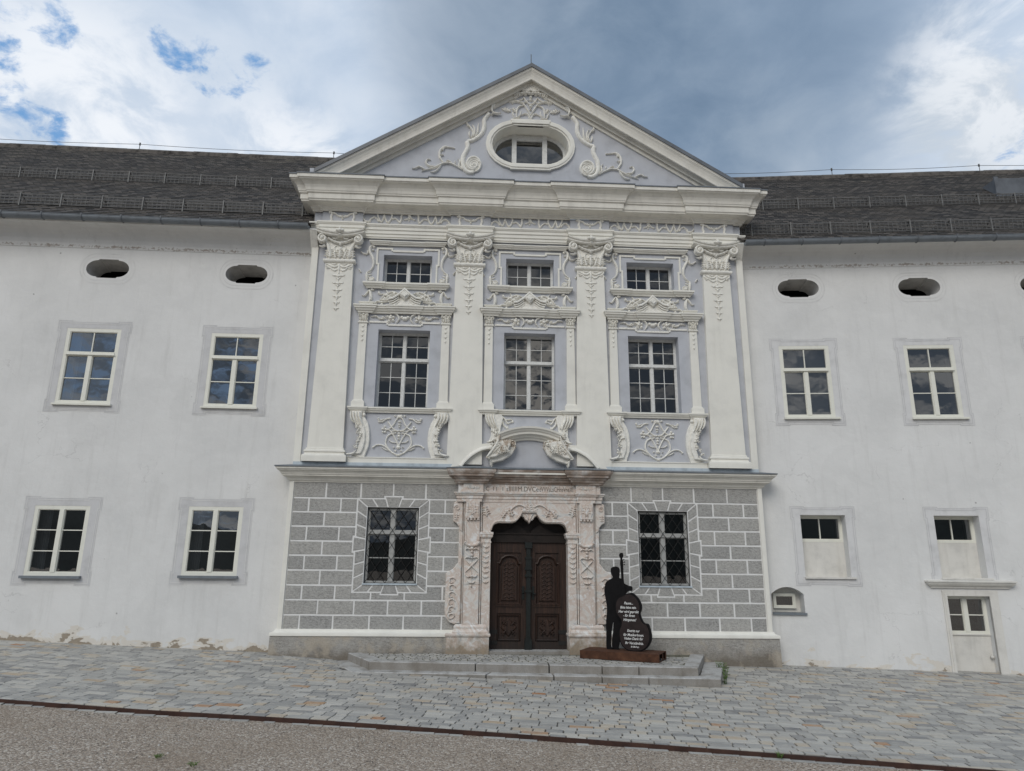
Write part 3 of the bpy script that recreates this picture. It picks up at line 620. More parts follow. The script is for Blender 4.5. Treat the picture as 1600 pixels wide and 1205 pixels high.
MAN=[[-.326,.117],[-.342,.174],[-.335,.465],[-.335,.674],[-.311,.885],[-.308,1.012],[-.332,1.182],[-.358,1.331],[-.345,1.46],[-.313,1.547],[-.243,1.602],[-.173,1.635],[-.154,1.668],[-.187,1.722],[-.199,1.786],[-.19,1.852],[-.155,1.882],[-.086,1.896],[-.024,1.883],[.011,1.828],[.008,1.724],[-.004,1.649],[.037,1.634],[.054,1.607],[.07,1.532],[.12,1.522],[.208,1.481],[.28,1.468],[.296,1.42],[.285,1.371],[.204,1.36],[.112,1.278],[.043,1.234],[.057,1.107],[.029,.771],[.003,.479],[-.03,.271],[-.056,.147],[-.035,.117],[-.191,.109],[-.208,.16],[-.204,.304],[-.176,.513],[-.158,.681],[-.189,.617],[-.215,.407],[-.228,.169],[-.168,.137],[-.191,.103],[-.304,.097]]
NECK=[[.043,1.854],[.033,1.962],[.041,2.071],[.015,2.125],[.03,2.184],[.072,2.201],[.108,2.184],[.111,2.119],[.086,2.071],[.1,2.006],[.103,1.854],[.105,1.64],[.119,1.49],[.134,1.278],[.066,1.256],[.055,1.489],[.047,1.682]]
BASSO=[[.119,1.283],[.22,1.317],[.31,1.329],[.396,1.269],[.469,1.177],[.511,1.065],[.508,.982],[.475,.899],[.493,.818],[.529,.737],[.571,.694],[.646,.681],[.685,.581],[.708,.461],[.699,.35],[.65,.248],[.572,.164],[.474,.115],[.333,.101],[.182,.124],[.086,.179],[.022,.267],[-.004,.368],[-.004,.511],[.049,.637],[.052,.74],[-.006,.821],[-.055,.902],[-.072,1.006],[-.065,1.11],[-.017,1.206],[.052,1.26]]
BASSI=[[.119,1.262],[.22,1.296],[.297,1.287],[.373,1.237],[.436,1.156],[.472,1.064],[.469,.981],[.448,.898],[.463,.817],[.507,.726],[.56,.677],[.602,.669],[.652,.57],[.669,.459],[.656,.348],[.608,.246],[.53,.172],[.453,.138],[.334,.126],[.194,.138],[.108,.191],[.044,.269],[.019,.369],[.014,.512],[.062,.637],[.065,.74],[.01,.821],[-.042,.902],[-.057,1.006],[-.049,1.1],[-.007,1.185],[.058,1.239]]
TXT=[[.121,1.116],[.033,1.026],[-.009,.937],[.095,.855],[.097,.766],[.174,.539],[.087,.454],[.107,.377],[.122,.286],[.246,.218]]
TXTE=[[.32,1.121],[.392,1.036],[.446,.951],[.355,.864],[.383,.777],[.453,.551],[.537,.474],[.521,.396],[.524,.306],[.424,.227]]

# ------------------------------------------------------------------ ground heights
def gz(x, y):
    w_ = -.105 + (-6 - x) * .041 if x < -6 else (-.105 - .01875 * (x + 6) if x < 6 else -.33 - .0175 * (x - 6))
    w_ = max(-0.6, min(0.5, w_))
    w_ -= .062 * math.exp(-((x + 4.3) / .8) ** 2 - (y / 1.2) ** 2)
    return w_ - .18 * (1 - math.exp(-max(0, -y) / 3.5))

# ================================================================== the gabled middle building
G = thing('gabled_building', 'tall lavender and white baroque gabled front with stucco pilasters and carved stone doorway', 'building', (0, 0, 0))
BX = (-3.225, 0.0, 3.225)
WY = 0.03          # lavender wall plane of the upper storeys
# ---- walls
mb = MB()
uprects = [(b - 0.66, b + 0.66, 5.68, 7.72) for b in BX] + [(b - 0.635, b + 0.635, 8.99, 9.80) for b in BX]
wall(mb, -5.72, 5.72, 4.1, 11.0, WY, uprects)
for a, b, c, d in uprects: reveal(mb, rectpoly(a, b, c, d), WY, WY + 0.36)
for s_ in (-1, 1): mb.add([(s_ * 5.72, WY, 4.1), (s_ * 5.72, 3, 4.1), (s_ * 5.72, 3, 11), (s_ * 5.72, WY, 11)], [(0, 1, 2, 3)])
# gable field with the oval opening
def oval(rx, rz, fl, n=10, cz=13.24, step=0.0):
    """lying oval: half circles joined by straight runs of half length fl"""
    r = [(fl + (rx - fl) * math.cos(a), cz + rz * math.sin(a)) for a in [-math.pi / 2 + math.pi * i / n for i in range(n + 1)]]
    return r + [(-x, 2 * cz - z) for x, z in r]
OV = oval(1.07, 0.60, 0.36)
wall(mb, -1.5, 1.5, 12.3, 14.2, 0.05, (), [((-1.5, 1.5, 12.3, 14.2), OV)])
mb.add([(-6.0, .05, 11.3), (6.0, .05, 11.3), (6.0, .05, 12.3), (-6.0, .05, 12.3)], [(0, 1, 2, 3)])
for s_ in (-1, 1):
    mb.add([(s_ * 1.5, .05, 12.3), (s_ * 5.0, .05, 12.3), (s_ * 1.5, .05, 14.2)], [(0, 1, 2)])
mb.add([(-1.5, .05, 14.2), (1.5, .05, 14.2), (0, .05, 15.2)], [(0, 1, 2)])
G_wall = mb.build('wall', 'lavender', G)
# lower wall: white joints as the ground, grey rough-cast stones set on it
mb = MB(); LW = 3.265
lw = [(-LW - .615, -LW + .615, 1.445, 3.22), (LW - .615, LW + .615, 1.445, 3.22)]
wall(mb, -5.72, 5.72, -0.7, 4.15, 0.0, lw + [(-1.0, 1.0, -0.7, 3.3)])
for a, b, c, d in lw: reveal(mb, rectpoly(a, b, c, d), 0.0, 0.16)
for s_ in (-1, 1): mb.add([(s_ * 5.72, 0, -.7), (s_ * 5.72, 3, -.7), (s_ * 5.72, 3, 4.15), (s_ * 5.72, 0, 4.15)], [(0, 1, 2, 3)])
mb.build('lower_wall', 'joint_white', G)
rust = {-1: MB(), 1: MB()}; J = 0.021
zc = [3.80, 3.419, 3.088, 2.753, 2.414, 2.085, 1.749, 1.413, 1.084, .751, .41]
ja = [5.66, 4.89, 4.06, 3.285, 2.505, 1.60]; jb = [5.66, 5.28, 4.52, 3.69, 2.91, 2.03, 1.60]
SR = (LW - 0.855, LW + 0.86, 1.265, 3.42)
KB = (LW - .215, LW + .215)
def stone(pts, s_):
    jit = random.uniform(-0.0015, 0.0015); rust[s_].cur = random.random(); pts = [(p[0] + random.uniform(-.003, .003), p[1] + random.uniform(-.003, .003)) for p in pts]
    rust[s_].bevel_prism([(s_ * p[0], p[1]) for p in pts], -0.011 + jit, 0.004, 0.004)
for r in range(10):
    js = ja if r % 2 == 0 else jb
    for k in range(len(js) - 1):
        for s_ in (-1, 1):
            x1, x0 = js[k] - J, js[k + 1] + (J if k < len(js) - 2 else 0); z1, z0 = zc[r] - J, zc[r + 1] + J
            a, b, c, d = SR[0] - J, SR[1] + J, SR[2] - J, SR[3] + J
            pieces = [(x0, x1, z0, z1)]
            if x1 > a and x0 < b and z1 > c and z0 < d:
                pieces = []
                if x0 < a: pieces.append((x0, a, z0, z1))
                if x1 > b: pieces.append((b, x1, z0, z1))
                if z0 < c: pieces.append((max(x0, a), min(x1, b), z0, c))
                if z1 > d: pieces.append((max(x0, a), min(x1, b), d, z1))
            # the key stones of the surround bite into the courses above and below
            for p in pieces:
                cut = []
                if p[2] < 3.475 + J and p[3] > 3.40 and p[1] > KB[0] - J and p[0] < KB[1] + J and p[2] > 3.0:
                    if p[0] < KB[0] - J: cut.append((p[0], KB[0] - J, p[2], p[3]))
                    if p[1] > KB[1] + J: cut.append((KB[1] + J, p[1], p[2], p[3]))
                    cut.append((max(p[0], KB[0] - J), min(p[1], KB[1] + J), 3.475 + J, p[3]))
                elif p[3] > 1.215 - J and p[3] < 1.30 and p[1] > LW - .2 - J and p[0] < LW + .2 + J:
                    if p[0] < LW - .2 - J: cut.append((p[0], LW - .2 - J, p[2], p[3]))
                    if p[1] > LW + .2 + J: cut.append((LW + .2 + J, p[1], p[2], p[3]))
                    cut.append((max(p[0], LW - .2 - J), min(p[1], LW + .2 + J), p[2], 1.215 - J))
                elif p[0] < SR[1] + .05 + J and p[0] > LW and p[3] > 2.18 and p[2] < 2.523 and p[0] < SR[1] + J + .01:
                    e = SR[1] + .05 + J
                    if p[3] > 2.53: cut.append((p[0], e, 2.53 + J, p[3]))
                    if p[2] < 2.17: cut.append((p[0], e, p[2], 2.17 - J))
                    cut.append((e, p[1], p[2], p[3]))
                elif p[1] > SR[0] - .05 - J and p[1] < LW and p[3] > 2.18 and p[2] < 2.523:
                    e = SR[0] - .05 - J
                    if p[3] > 2.53: cut.append((e, p[1], 2.53 + J, p[3]))
                    if p[2] < 2.17: cut.append((e, p[1], p[2], 2.17 - J))
                    cut.append((p[0], e, p[2], p[3]))
                else: cut = [p]
                for q in cut:
                    if q[1] - q[0] > 0.02 and q[3] - q[2] > 0.02: stone([(q[0], q[2]), (q[1], q[2]), (q[1], q[3]), (q[0], q[3])], s_)
# wedge stones of the two window surrounds
for s_ in (-1, 1):
    ti = [-.615, -.37, -.127, .127, .37, .615]; to = [-.855, -.507, -.19, .19, .507, .86]
    si = [3.22, 2.972, 2.714, 2.47, 2.227, 1.953, 1.693, 1.445]; so_ = [3.42, 3.127, 2.812, 2.523, 2.18, 1.886, 1.572, 1.265]
    def wedge(p):
        n = len(p); a = sum(p[i][0] * p[(i + 1) % n][1] - p[(i + 1) % n][0] * p[i][1] for i in range(n))
        if a < 0: p = p[::-1]
        rust[s_].cur = random.random(); rust[s_].bevel_prism(inset([(s_ * LW + x, z) for x, z in p], 0.017), -0.011, 0.004, 0.004)
    for k in range(5):
        zt = 3.475 if k == 2 else 3.42; zb = 1.215 if k == 2 else 1.265; ex = .02 if k == 2 else 0
        wedge([(ti[k], 3.22), (ti[k + 1], 3.22), (to[k + 1] + ex, zt), (to[k] - ex, zt)])
        wedge([(ti[k], 1.445), (to[k] - ex, zb), (to[k + 1] + ex, zb), (ti[k + 1], 1.445)])
    for k in range(7):
        ex = .05 if k == 3 else 0
        for q in (-1, 1):
            wedge([(q * .615, si[k]), (q * .615, si[k + 1]), (q * (.857 + ex), so_[k + 1]), (q * (.857 + ex), so_[k])])
for s_ in (-1, 1): rust[s_].build('rusticated_stones', 'roughcast', G)
# quoin fillets, plinth
for s_ in (-1, 1):
    mb = MB(); mb.box(min(s_ * 5.66, s_ * 5.765), max(s_ * 5.66, s_ * 5.765), -.035, 0.3, .42, 3.8); mb.build('corner_strip', 'trim_paint', G)
    mb = MB(); a, b = sorted((s_ * 5.57, s_ * 5.735)); mb.box(a, b, -.02, 0.6, 4.25, 10.9); mb.build('corner_strip', 'trim_paint', G)
for s_ in (-1, 1):
    mb = MB()
    if s_ < 0: path = [(-5.76, .6), (-5.76, 0.0), (-1.62, 0.0)]
    else: path = [(1.62, 0.0), (5.76, 0.0), (5.76, .6)]
    mb.sweep(path, [(.0, .445), (.035, .44), (.05, .40), (.10, .375), (.135, .365), (.14, .33), (.14, .30), (0, .30)])
    pc = mb.build('plinth_cap', 'trim_paint', G)
    mb = MB(); mb.sweep(path, [(.0, .315), (.115, .315), (.12, .30), (.14, -.9)]); mb.build('plinth', 'roughcast_plinth', G)

# ---- cornices
def ress(xs, y0, step, x_end, back=.7):
    """plan path from left to right with a forward step over each (centre, half width)"""
    p = [(-x_end, back), (-x_end, y0 - (step if xs[0][0] - xs[0][1] <= -x_end + .01 else 0))]
    for c, h in xs:
        if c - h > -x_end + .01: p += [(c - h, y0), (c - h, y0 - step)]
        if c + h < x_end - .01: p += [(c + h, y0 - step), (c + h, y0)]
    p += [(x_end, y0 - (step if xs[-1][0] + xs[-1][1] >= x_end - .01 else 0)), (x_end, back)]
    return p
PC = (-4.985, -1.60, 1.60, 4.985)
rp = [(c, .53) for c in PC]
mb = MB()
mcp = [(0, 10.93), (.045, 10.935), (.05, 10.97), (.085, 10.98), (.10, 11.02), (.14, 11.05), (.30, 11.075), (.31, 11.12), (.33, 11.125), (.33, 11.27), (.365, 11.285), (.37, 11.315), (.385, 11.33),
       (.40, 11.40), (.43, 11.47), (.49, 11.535), (.55, 11.565), (.555, 11.59), (.585, 11.595), (.585, 11.69), (.57, 11.695), (-.1, 11.80)]
mb.sweep(ress(rp, -.065, .062, 5.73), mcp)
main_c = mb.build('cornice', 'cornice_paint', G)
mb = MB(); mb.sweep(ress(rp, -.065, .062, 5.73), [(.60, 11.685), (.605, 11.715), (.55, 11.725), (-.1, 11.83)]); mb.build('drip_sheet', 'zinc', main_c)
# architrave bands and frieze ground
mb = MB(); fp = ress(rp, -.025, .07, 5.73)
mb.sweep(fp, [(0, 10.235), (.0, 10.275), (.022, 10.28), (.022, 10.355), (.046, 10.36), (.046, 10.455), (.07, 10.46), (.07, 10.54), (.085, 10.545), (.10, 10.575), (.11, 10.58), (.11, 10.62), (.03, 10.655), (0, 10.66)])
mb.build('architrave', 'trim_paint', G)
mb = MB(); mb.sweep(fp, [(0, 10.655), (0, 10.94)]); frz = mb.build('frieze', 'lavender', G)
mb = MB(); FC = 3.323 - 3.225
for b in BX:
    cx = b + (0 if b == 0 else 0); k = 0.985
    for sg in (-1, 1):
        for w_, pts in FRZ:
            zoff = 0.055
            mb.stroke([(p[0], 10.79 + (p[1] + zoff - 10.79) * 1.12) for p in pts], w_ * 1.5, -.025, .048, sg, cx, taper=False)
    for r, x, z in FRZB: mb.blob(x, z + .055, r * 1.3, -.025, .05, 1, cx)
for c in PC:
    for sg in (-1, 1):
        for w_, pts in FRP: mb.stroke([(p[0], p[1] + .05) for p in pts], w_ * 1.2, -.095, .05, sg, c, taper=False)
    for r, x, z in FRPB:
        for sg in (-1, 1): mb.blob(x, z + .05, r * 1.4, -.095, .055, sg, c)
mb.build('frieze_stucco', 'stucco_white', frz)
# middle cornice with its sheet-metal cover, then the flat band above
mp = [(.0, 3.785), (.03, 3.79), (.03, 3.815), (.06, 3.825), (.085, 3.87), (.135, 3.91), (.185, 3.925), (.185, 3.955), (.205, 3.96), (.215, 3.99), (.25, 4.03), (.285, 4.05), (.29, 4.075), (.315, 4.08), (.315, 4.125), (.0, 4.20)]
mb = MB(); mb.sweep([(-5.74, .7), (-5.74, 0.0), (5.74, 0.0), (5.74, .7)], mp); mid_c = mb.build('cornice', 'cornice_paint', G)
mb = MB(); mb.sweep([(-5.74, .7), (-5.74, 0.0), (5.74, 0.0), (5.74, .7)], [(.335, 4.12), (.34, 4.145), (.30, 4.155), (0.02, 4.215)]); mb.build('drip_sheet', 'zinc', mid_c)
for s_ in (-1, 1):
    for a, b in ((2.02, 4.44),):
        x0, x1 = sorted((s_ * a, s_ * b)); mb = MB(); mb.box(x0, x1, -.045, .05, 4.275, 4.41); mb.box(x0, x1, -.06, .05, 4.395, 4.42); mb.build('base_band', 'trim_paint', G)
    x0, x1 = sorted((s_ * 1.75, s_ * 5.72)); mb = MB(); mb.box(x0, x1, -.075, .05, 4.15, 4.275); mb.build('flashing_strip', 'flashing', G)

# ---- giant pilasters
def pilaster(c, base):
    mb = MB(); zb = 4.60 if base else 4.275
    wb, wt = .432, .357
    mb.prism([(c - wb, zb), (c + wb, zb), (c + wt, 9.50), (c - wt, 9.50)], -.075, .05)
    sh = mb.build('pilaster', 'trim_paint', G)
    if base:
        mb = MB(); pr = [(.0, 4.62), (.02, 4.61), (.02, 4.575), (.055, 4.56), (.06, 4.52), (.035, 4.50), (.05, 4.455), (.095, 4.43), (.10, 4.395), (.10, 4.275)][::-1]
        mb.sweep([(c - .435, .06), (c - .435, -.075), (c + .435, -.075), (c + .435, .06)], pr); mb.build('pilaster_base', 'trim_paint', sh)
    # capital
    mb = MB(); y = -.075
    mb.sweep([(c - .36, .06), (c - .36, y), (c + .36, y), (c + .36, .06)], [(0, 9.48), (.035, 9.49), (.055, 9.515), (.06, 9.545), (.05, 9.57), (.0, 9.58)])
    mb.prism([(c - .345, 9.56), (c + .345, 9.56), (c + .33, 9.9), (c + .40, 10.22), (c - .40, 10.22), (c - .33, 9.9)], y - .02, .05)
    top = [(-.60, 10.375), (-.42, 10.315), (-.2, 10.275), (0, 10.265), (.2, 10.275), (.42, 10.315), (.60, 10.375)]
    tp = smooth(top, .08)
    mb.sweep_xz([(c + x, z) for x, z in tp], [(.0, -.10), (-.24, -.10), (-.265, -.085), (-.275, -.055), (-.26, -.045), (-.30, -.03), (-.31, .0), (.0, .01)])
    for sg in (-1, 1):
        # corner volutes
        mb.stroke(spiral(.455, 10.11, .125, .02, math.pi * .62, -1.6), .062, y - .13, .05, sg, c, taper=False)
        mb.blob(.455, 10.11, .135, y - .02, .125, sg, c, seg=12); mb.blob(.455, 10.11, .03, y - .15, .05, sg, c)
        mb.stroke([(.06, 10.17), (.2, 10.215), (.34, 10.235), (.44, 10.225)], .06, y - .10, .05, sg, c)
        mb.stroke([(.44, 9.98), (.40, 9.93), (.47, 9.905), (.55, 9.93)], .055, y - .04, .05, sg, c)
        mb.stroke([(.26, 9.74), (.30, 9.9), (.36, 10.02), (.40, 10.08)], .10, y - .02, .07, sg, c)
        # acanthus leaves of the bell
        mb.leaf(.24, 9.585, .28, .15, math.pi * .47, y - .02, .065, sg, c, lobes=4)
        mb.leaf(.10, 9.585, .20, .11, math.pi * .40, y - .02, .05, sg, c)
        mb.leaf(.33, 9.6, .24, .10, math.pi * .5, y - .01, .05, sg, c)
        mb.stroke([(.12, 9.80), (.15, 9.9), (.09, 9.96), (.05, 9.92)], .03, y - .02, .035, sg, c)
        # festoon and abacus flower
        mb.stroke([(.33, 10.15), (.2, 10.07), (.09, 10.03), (0, 10.01)], .07, y - .05, .06, sg, c, taper=False, wave=.25)
        mb.stroke([(.04, 10.20), (.10, 10.13), (.17, 10.12), (.22, 10.17)], .04, y - .09, .04, sg, c)
        mb.blob(.07, 10.30, .045, y - .24, .05, sg, c)
    mb.leaf(0, 9.585, .27, .14, math.pi / 2, y - .02, .075, 1, c, lobes=4); mb.blob(0, 9.86, .05, y - .02, .06, 1, c)
    mb.blob(0, 10.29, .06, y - .25, .07, 1, c); mb.blob(0, 10.36, .035, y - .24, .05, 1, c); mb.blob(0, 10.21, .05, y - .16, .07, 1, c)
    mb.blob(0, 9.99, .045, y - .05, .05, 1, c)
    mb.build('capital', 'stucco_white', sh)
    # drapery and hanging chain of husks
    mb = MB()
    for sg in (-1, 1):
        mb.stroke([(.02, 9.40), (.10, 9.36), (.19, 9.37), (.27, 9.42), (.32, 9.44)], .055, y, .035, sg, c)
        mb.stroke([(.34, 9.45), (.33, 9.38), (.27, 9.35), (.32, 9.32)], .04, y, .03, sg, c)
        mb.stroke([(.03, 9.30), (.10, 9.26), (.17, 9.29), (.22, 9.34), (.30, 9.30)], .045, y, .03, sg, c)
        mb.stroke([(.20, 9.46), (.13, 9.43), (.06, 9.45)], .04, y, .03, sg, c)
    mb.stroke([(0, 9.46), (0, 9.18)], .07, y, .035, 1, c, wave=.3)
    zz = 9.14
    for k in range(6):
        s_ = 1 - k * .12
        for sg in (-1, 1):
            mb.stroke([(.01, zz - .05 * s_), (.06 * s_, zz - .015), (.125 * s_, zz - .02), (.16 * s_, zz + .005)], .035 * s_ + .006, y, .026, sg, c)
            mb.stroke([(.0, zz - .11 * s_), (.05 * s_, zz - .08 * s_), (.075 * s_, zz - .05)], .03 * s_ + .005, y, .024, sg, c)
        mb.blob(0, zz - .03, .035 * s_ + .006, y, .034, 1, c); mb.blob(0, zz - .115 * s_, .024 * s_ + .006, y, .03, 1, c, rz=.04)
        mb.stroke([(0, zz), (0, zz - .2 * s_)], .018, y, .02, 1, c, taper=False)
        zz -= .205 - .012 * k
    mb.build('garland', 'stucco_white', sh)
for c in PC: pilaster(c, abs(c) > 3)

# ---- bays: attic window, stucco, main window, consoles
LINE = .045
for bi, b in enumerate(BX):
    # attic window
    f = window(G, 'window', b - .635, b + .635, 8.99, 9.80, WY + .30, 1, 2, 4, 'frame_old', 'glass_old', fw=.045, midw=.072, bar=.016)
    mb = MB(); mb.sweep([(b - .92, WY), (b - .92, -.01), (b - .55, -.01), (b - .55, .01), (b + .55, .01), (b + .55, -.01), (b + .92, -.01), (b + .92, WY)],
                        [(0, 10.045), (.04, 10.05), (.04, 10.075), (.075, 10.09), (.08, 10.115), (.10, 10.12), (.10, 10.145), (0, 10.16)]); mb.build('hood', 'trim_paint', f)
    mb = MB(); mb.sweep([(b - 1.0, WY), (b - 1.0, -.02), (b - .66, -.02), (b - .66, .01), (b + .66, .01), (b + .66, -.02), (b + 1.0, -.02), (b + 1.0, WY)],
                        [(0, 8.825), (.03, 8.83), (.035, 8.86), (.08, 8.885), (.10, 8.925), (.12, 8.93), (.12, 8.975), (0, 8.99)]); mb.build('sill', 'trim_paint', f)
    mb = MB(); yl = WY - .028
    for sg in (-1, 1):
        def bx(x0, x1, z0, z1):
            a, c = sorted((b + sg * x0, b + sg * x1)); mb.box(a, c, yl, WY + .01, z0, z1)
        bx(.40, .83, 9.945, 9.99); bx(.40, .445, 9.90, 9.945); bx(.785, .83, 9.55, 9.945); bx(.74, .83, 9.51, 9.55); bx(.74, .785, 8.99, 9.51)
    mb.box(b - .40, b + .40, yl, WY + .01, 9.88, 9.925)
    mb.build('surround_line', 'trim_paint', f)
    mb = MB()
    for sg in (-1, 1):
        for w_, pts in ASC: mb.stroke(pts, w_ * 1.35, WY, .075, sg, b)
        for r, x, z in ASCB: mb.blob(x, z, r, WY, .06, sg, b, seg=12)
        mb.stroke(spiral(ASCB[0][1], ASCB[0][2], .062, .012, 0, 1.6), .024, WY - .045, .022, sg, b, taper=False)
        for q in range(4): mb.stroke([(-.93 + q * .012, 9.30 - q * .07), (-1.02 + q * .02, 9.27 - q * .07), (-1.07 + q * .03, 9.30 - q * .06)], .035, WY, .035, sg, b)
    mb.build('scroll_stucco', 'stucco_white', f)
    # main window
    f = window(G, 'window', b - .66, b + .66, 5.68, 7.72, WY + .30, 2, 3, 4, 'frame_old', 'glass_old', fw=.045, transom=6.98, midw=.072, bar=.016)
    mb = MB(); mb.box(b - .655, b + .655, WY - .03, WY + .30, 5.672, 5.692); mb.build('window_ledge', 'zinc', f)
    # stucco pediment over it
    mb = MB(); mb.bevel_prism([(b + x, z) for x, z in OPED], WY - .15, WY + .01, .012)
    for k in range(3):
        dz = .055 + .05 * k
        mb.sweep_xz([(b + x * (1 - .05 * k), z - dz) for x, z in smooth(OPED[1:4], .06)] , [(WY - .14, .014), (WY - .205 + .02 * k, .014), (WY - .205 + .02 * k, -.014), (WY - .14, -.014)])
        mb.sweep_xz([(b + x * (1 - .05 * k), z - dz) for x, z in smooth(OPED[5:8], .06)] , [(WY - .14, .014), (WY - .205 + .02 * k, .014), (WY - .205 + .02 * k, -.014), (WY - .14, -.014)])
    mb.sweep_xz([(b + x, z) for x, z in OPED[1:8]], [(WY, -.022), (WY - .235, -.022), (WY - .245, .0), (WY - .235, .026), (WY, .03)])
    dia = [(b + x, z) for x, z in ODIA]; n_ = len(dia)
    mb.bevel_prism(dia, WY - .235, WY - .1, .025)
    ctr = (sum(p[0] for p in dia) / 4, sum(p[1] for p in dia) / 4)
    mb.prism([(ctr[0] + (x - ctr[0]) * .55, ctr[1] + (z - ctr[1]) * .55) for x, z in dia], WY - .265, WY - .15)
    mb.leaf(0, 8.395, .13, .12, math.pi / 2, WY - .12, .03, 1, b); 
    for sg in (-1, 1):
        mb.leaf(.05, 8.40, .12, .06, math.pi * .2, WY - .12, .03, sg, b)
        for w_, pts in OSC: mb.stroke(pts, w_ * 1.35, WY, .075, sg, b)
        for r, x, z in OSCB: mb.blob(x, z, r * 1.25, WY, .08, sg, b)
        mb.leaf(-.62, 8.47, .26, .10, math.pi * .42, WY, .05, sg, b); mb.leaf(-.50, 8.60, .24, .09, math.pi * .12, WY, .05, sg, b); mb.leaf(-.45, 8.52, .2, .08, math.pi * .3, WY, .045, sg, b)
    mb.build('pediment_stucco', 'stucco_white', f)
    # lintel cornice and its little frieze
    mb = MB()
    lp = [(0, 8.135), (.03, 8.14), (.035, 8.175), (.07, 8.195), (.085, 8.235), (.115, 8.25), (.12, 8.295), (.14, 8.30), (.14, 8.335), (0, 8.375)]
    mb.sweep([(b - 1.17, WY), (b - 1.17, -.04), (b - .85, -.04), (b - .85, .0), (b - .35, .0), (b - .35, -.025), (b + .35, -.025), (b + .35, .0), (b + .85, .0), (b + .85, -.04), (b + 1.17, -.04), (b + 1.17, WY)], lp)
    for sg in (-1, 1): mb.sweep([(b + sg * 1.0 - .17, WY), (b + sg * 1.0 - .17, -.06), (b + sg * 1.0 + .17, -.06), (b + sg * 1.0 + .17, WY)], [(0, 8.34), (0, 8.40), (.02, 8.405), (.03, 8.435), (0, 8.45)])
    mb.build('lintel_cornice', 'trim_paint', f)
    mb = MB()
    for sg in (-1, 1):
        for w_, pts in SFR: mb.stroke(pts, w_ * 1.35, WY, .065, sg, b)
        for r, x, z in SFRB: mb.blob(x, z, r * 1.3, WY, .07, sg, b)
        mb.leaf(-.30, 8.03, .18, .09, math.pi * .95, WY, .04, sg, b); mb.leaf(-.48, 8.02, .2, .07, math.pi * 1.02, WY, .035, sg, b); mb.leaf(-.36, 7.98, .14, .08, math.pi * 1.2, WY, .04, sg, b)
        def bx(x0, x1, z0, z1):
            a, c = sorted((b + sg * x0, b + sg * x1)); mb.box(a, c, WY - .028, WY + .01, z0, z1)
        bx(.44, .90, 7.895, 7.94); bx(.42, .465, 7.845, 7.895)
    mb.box(b - .42, b + .42, WY - .028, WY + .01, 7.82, 7.865)
    mb.blob(0, 8.03, .07, WY, .06, 1, b, rz=.05)
    mb.build('frieze_stucco', 'stucco_white', f)
    # small flanking pilasters
    for sg in (-1, 1):
        mb = MB(); c = b + sg * 1.055
        mb.prism([(c - .112, 5.80), (c + .112, 5.80), (c + .098, 7.9), (c - .098, 7.9)], -.02, WY + .01)
        mb.sweep([(c - .115, WY), (c - .115, -.02), (c + .115, -.02), (c + .115, WY)], [(.045, 5.66), (.045, 5.80), (.02, 5.81), (.02, 5.835), (0, 5.85)])
        mb.sweep([(c - .1, WY), (c - .1, -.02), (c + .1, -.02), (c + .1, WY)], [(0, 7.87), (.025, 7.875), (.03, 7.90), (0, 7.92)])
        mb.prism([(c - .1, 7.91), (c + .1, 7.91), (c + .12, 8.13), (c - .12, 8.13)], -.03, WY)
        for q in (-1, 1):
            mb.stroke(spiral(.085, 8.07, .045, .01, math.pi * .6, -1.3, 14), .025, -.04, .04, q, c, taper=False); mb.leaf(.06, 7.925, .11, .06, math.pi * .5, -.03, .035, q, c)
        mb.leaf(0, 7.925, .12, .07, math.pi / 2, -.03, .04, 1, c); mb.blob(0, 8.10, .03, -.04, .03, 1, c)
        z_ = 7.78
        for q in range(4):
            mb.blob(0, z_, .026 - .003 * q, -.02, .025, 1, c, rz=.035); mb.stroke([(-.045 + .006 * q, z_ + .03), (0, z_ - .02), (.045 - .006 * q, z_ + .03)], .018, -.02, .018, 1, c); z_ -= .125
        mb.build('side_pilaster', 'trim_paint', f)
    # sill
    mb = MB(); mb.sweep([(b - 1.2, WY), (b - 1.2, -.045), (b - .88, -.045), (b - .88, -.0), (b + .88, -.0), (b + .88, -.045), (b + 1.2, -.045), (b + 1.2, WY)],
                        [(0, 5.53), (.02, 5.535), (.025, 5.565), (.06, 5.585), (.07, 5.62), (.09, 5.625), (.09, 5.66), (0, 5.675)]); mb.build('sill', 'trim_paint', f)
    # consoles
    for sg in (-1, 1):
        mb = MB()
        if bi != 1:
            po = [(b + sg * x, z) for x, z in CONS]; pf = [(b + sg * x, z) for x, z in CONF]
            mb.bevel_prism(po, -.045, WY + .01, .012); mb.bevel_prism(pf, -.10, -.03, .015)
            # fluted roll at the top
            for q, (xx, ww) in enumerate(((-1.19, .05), (-1.12, .055), (-1.045, .055), (-.975, .05))):
                mb.stroke([(xx, 5.525), (xx - .0, 5.42), (xx + .035, 5.31), (xx + .085, 5.25 - .02 * q)], ww, -.095, .075, sg, b)
            mb.blob(-.875, 5.46, .045, -.045, .05, sg, b)
            for q in range(9):
                t_ = q / 8; z_ = 5.20 - .58 * t_; xx = -1.035 + .10 * math.sin(t_ * math.pi) + random.uniform(-.02, .02)
                mb.leaf(xx, z_, .085, .06, random.uniform(0, 6.28), -.095, .05, sg, b, lobes=2); mb.blob(xx + random.uniform(-.04, .04), z_ + random.uniform(-.03, .03), .028, -.095, .05, sg, b)
            mb.stroke([(-1.24, 4.475), (-1.16, 4.47), (-1.06, 4.50), (-1.0, 4.58)], .06, -.095, .05, sg, b)
        else:
            po = [(-1.13, 5.545), (-.70, 5.545), (-.66, 5.45), (-.72, 5.2), (-.74, 4.86), (-1.02, 4.83), (-.96, 5.0), (-.96, 5.2), (-1.06, 5.36)]
            mb.bevel_prism([(b + sg * x, z) for x, z in po], -.06, WY + .01, .012)
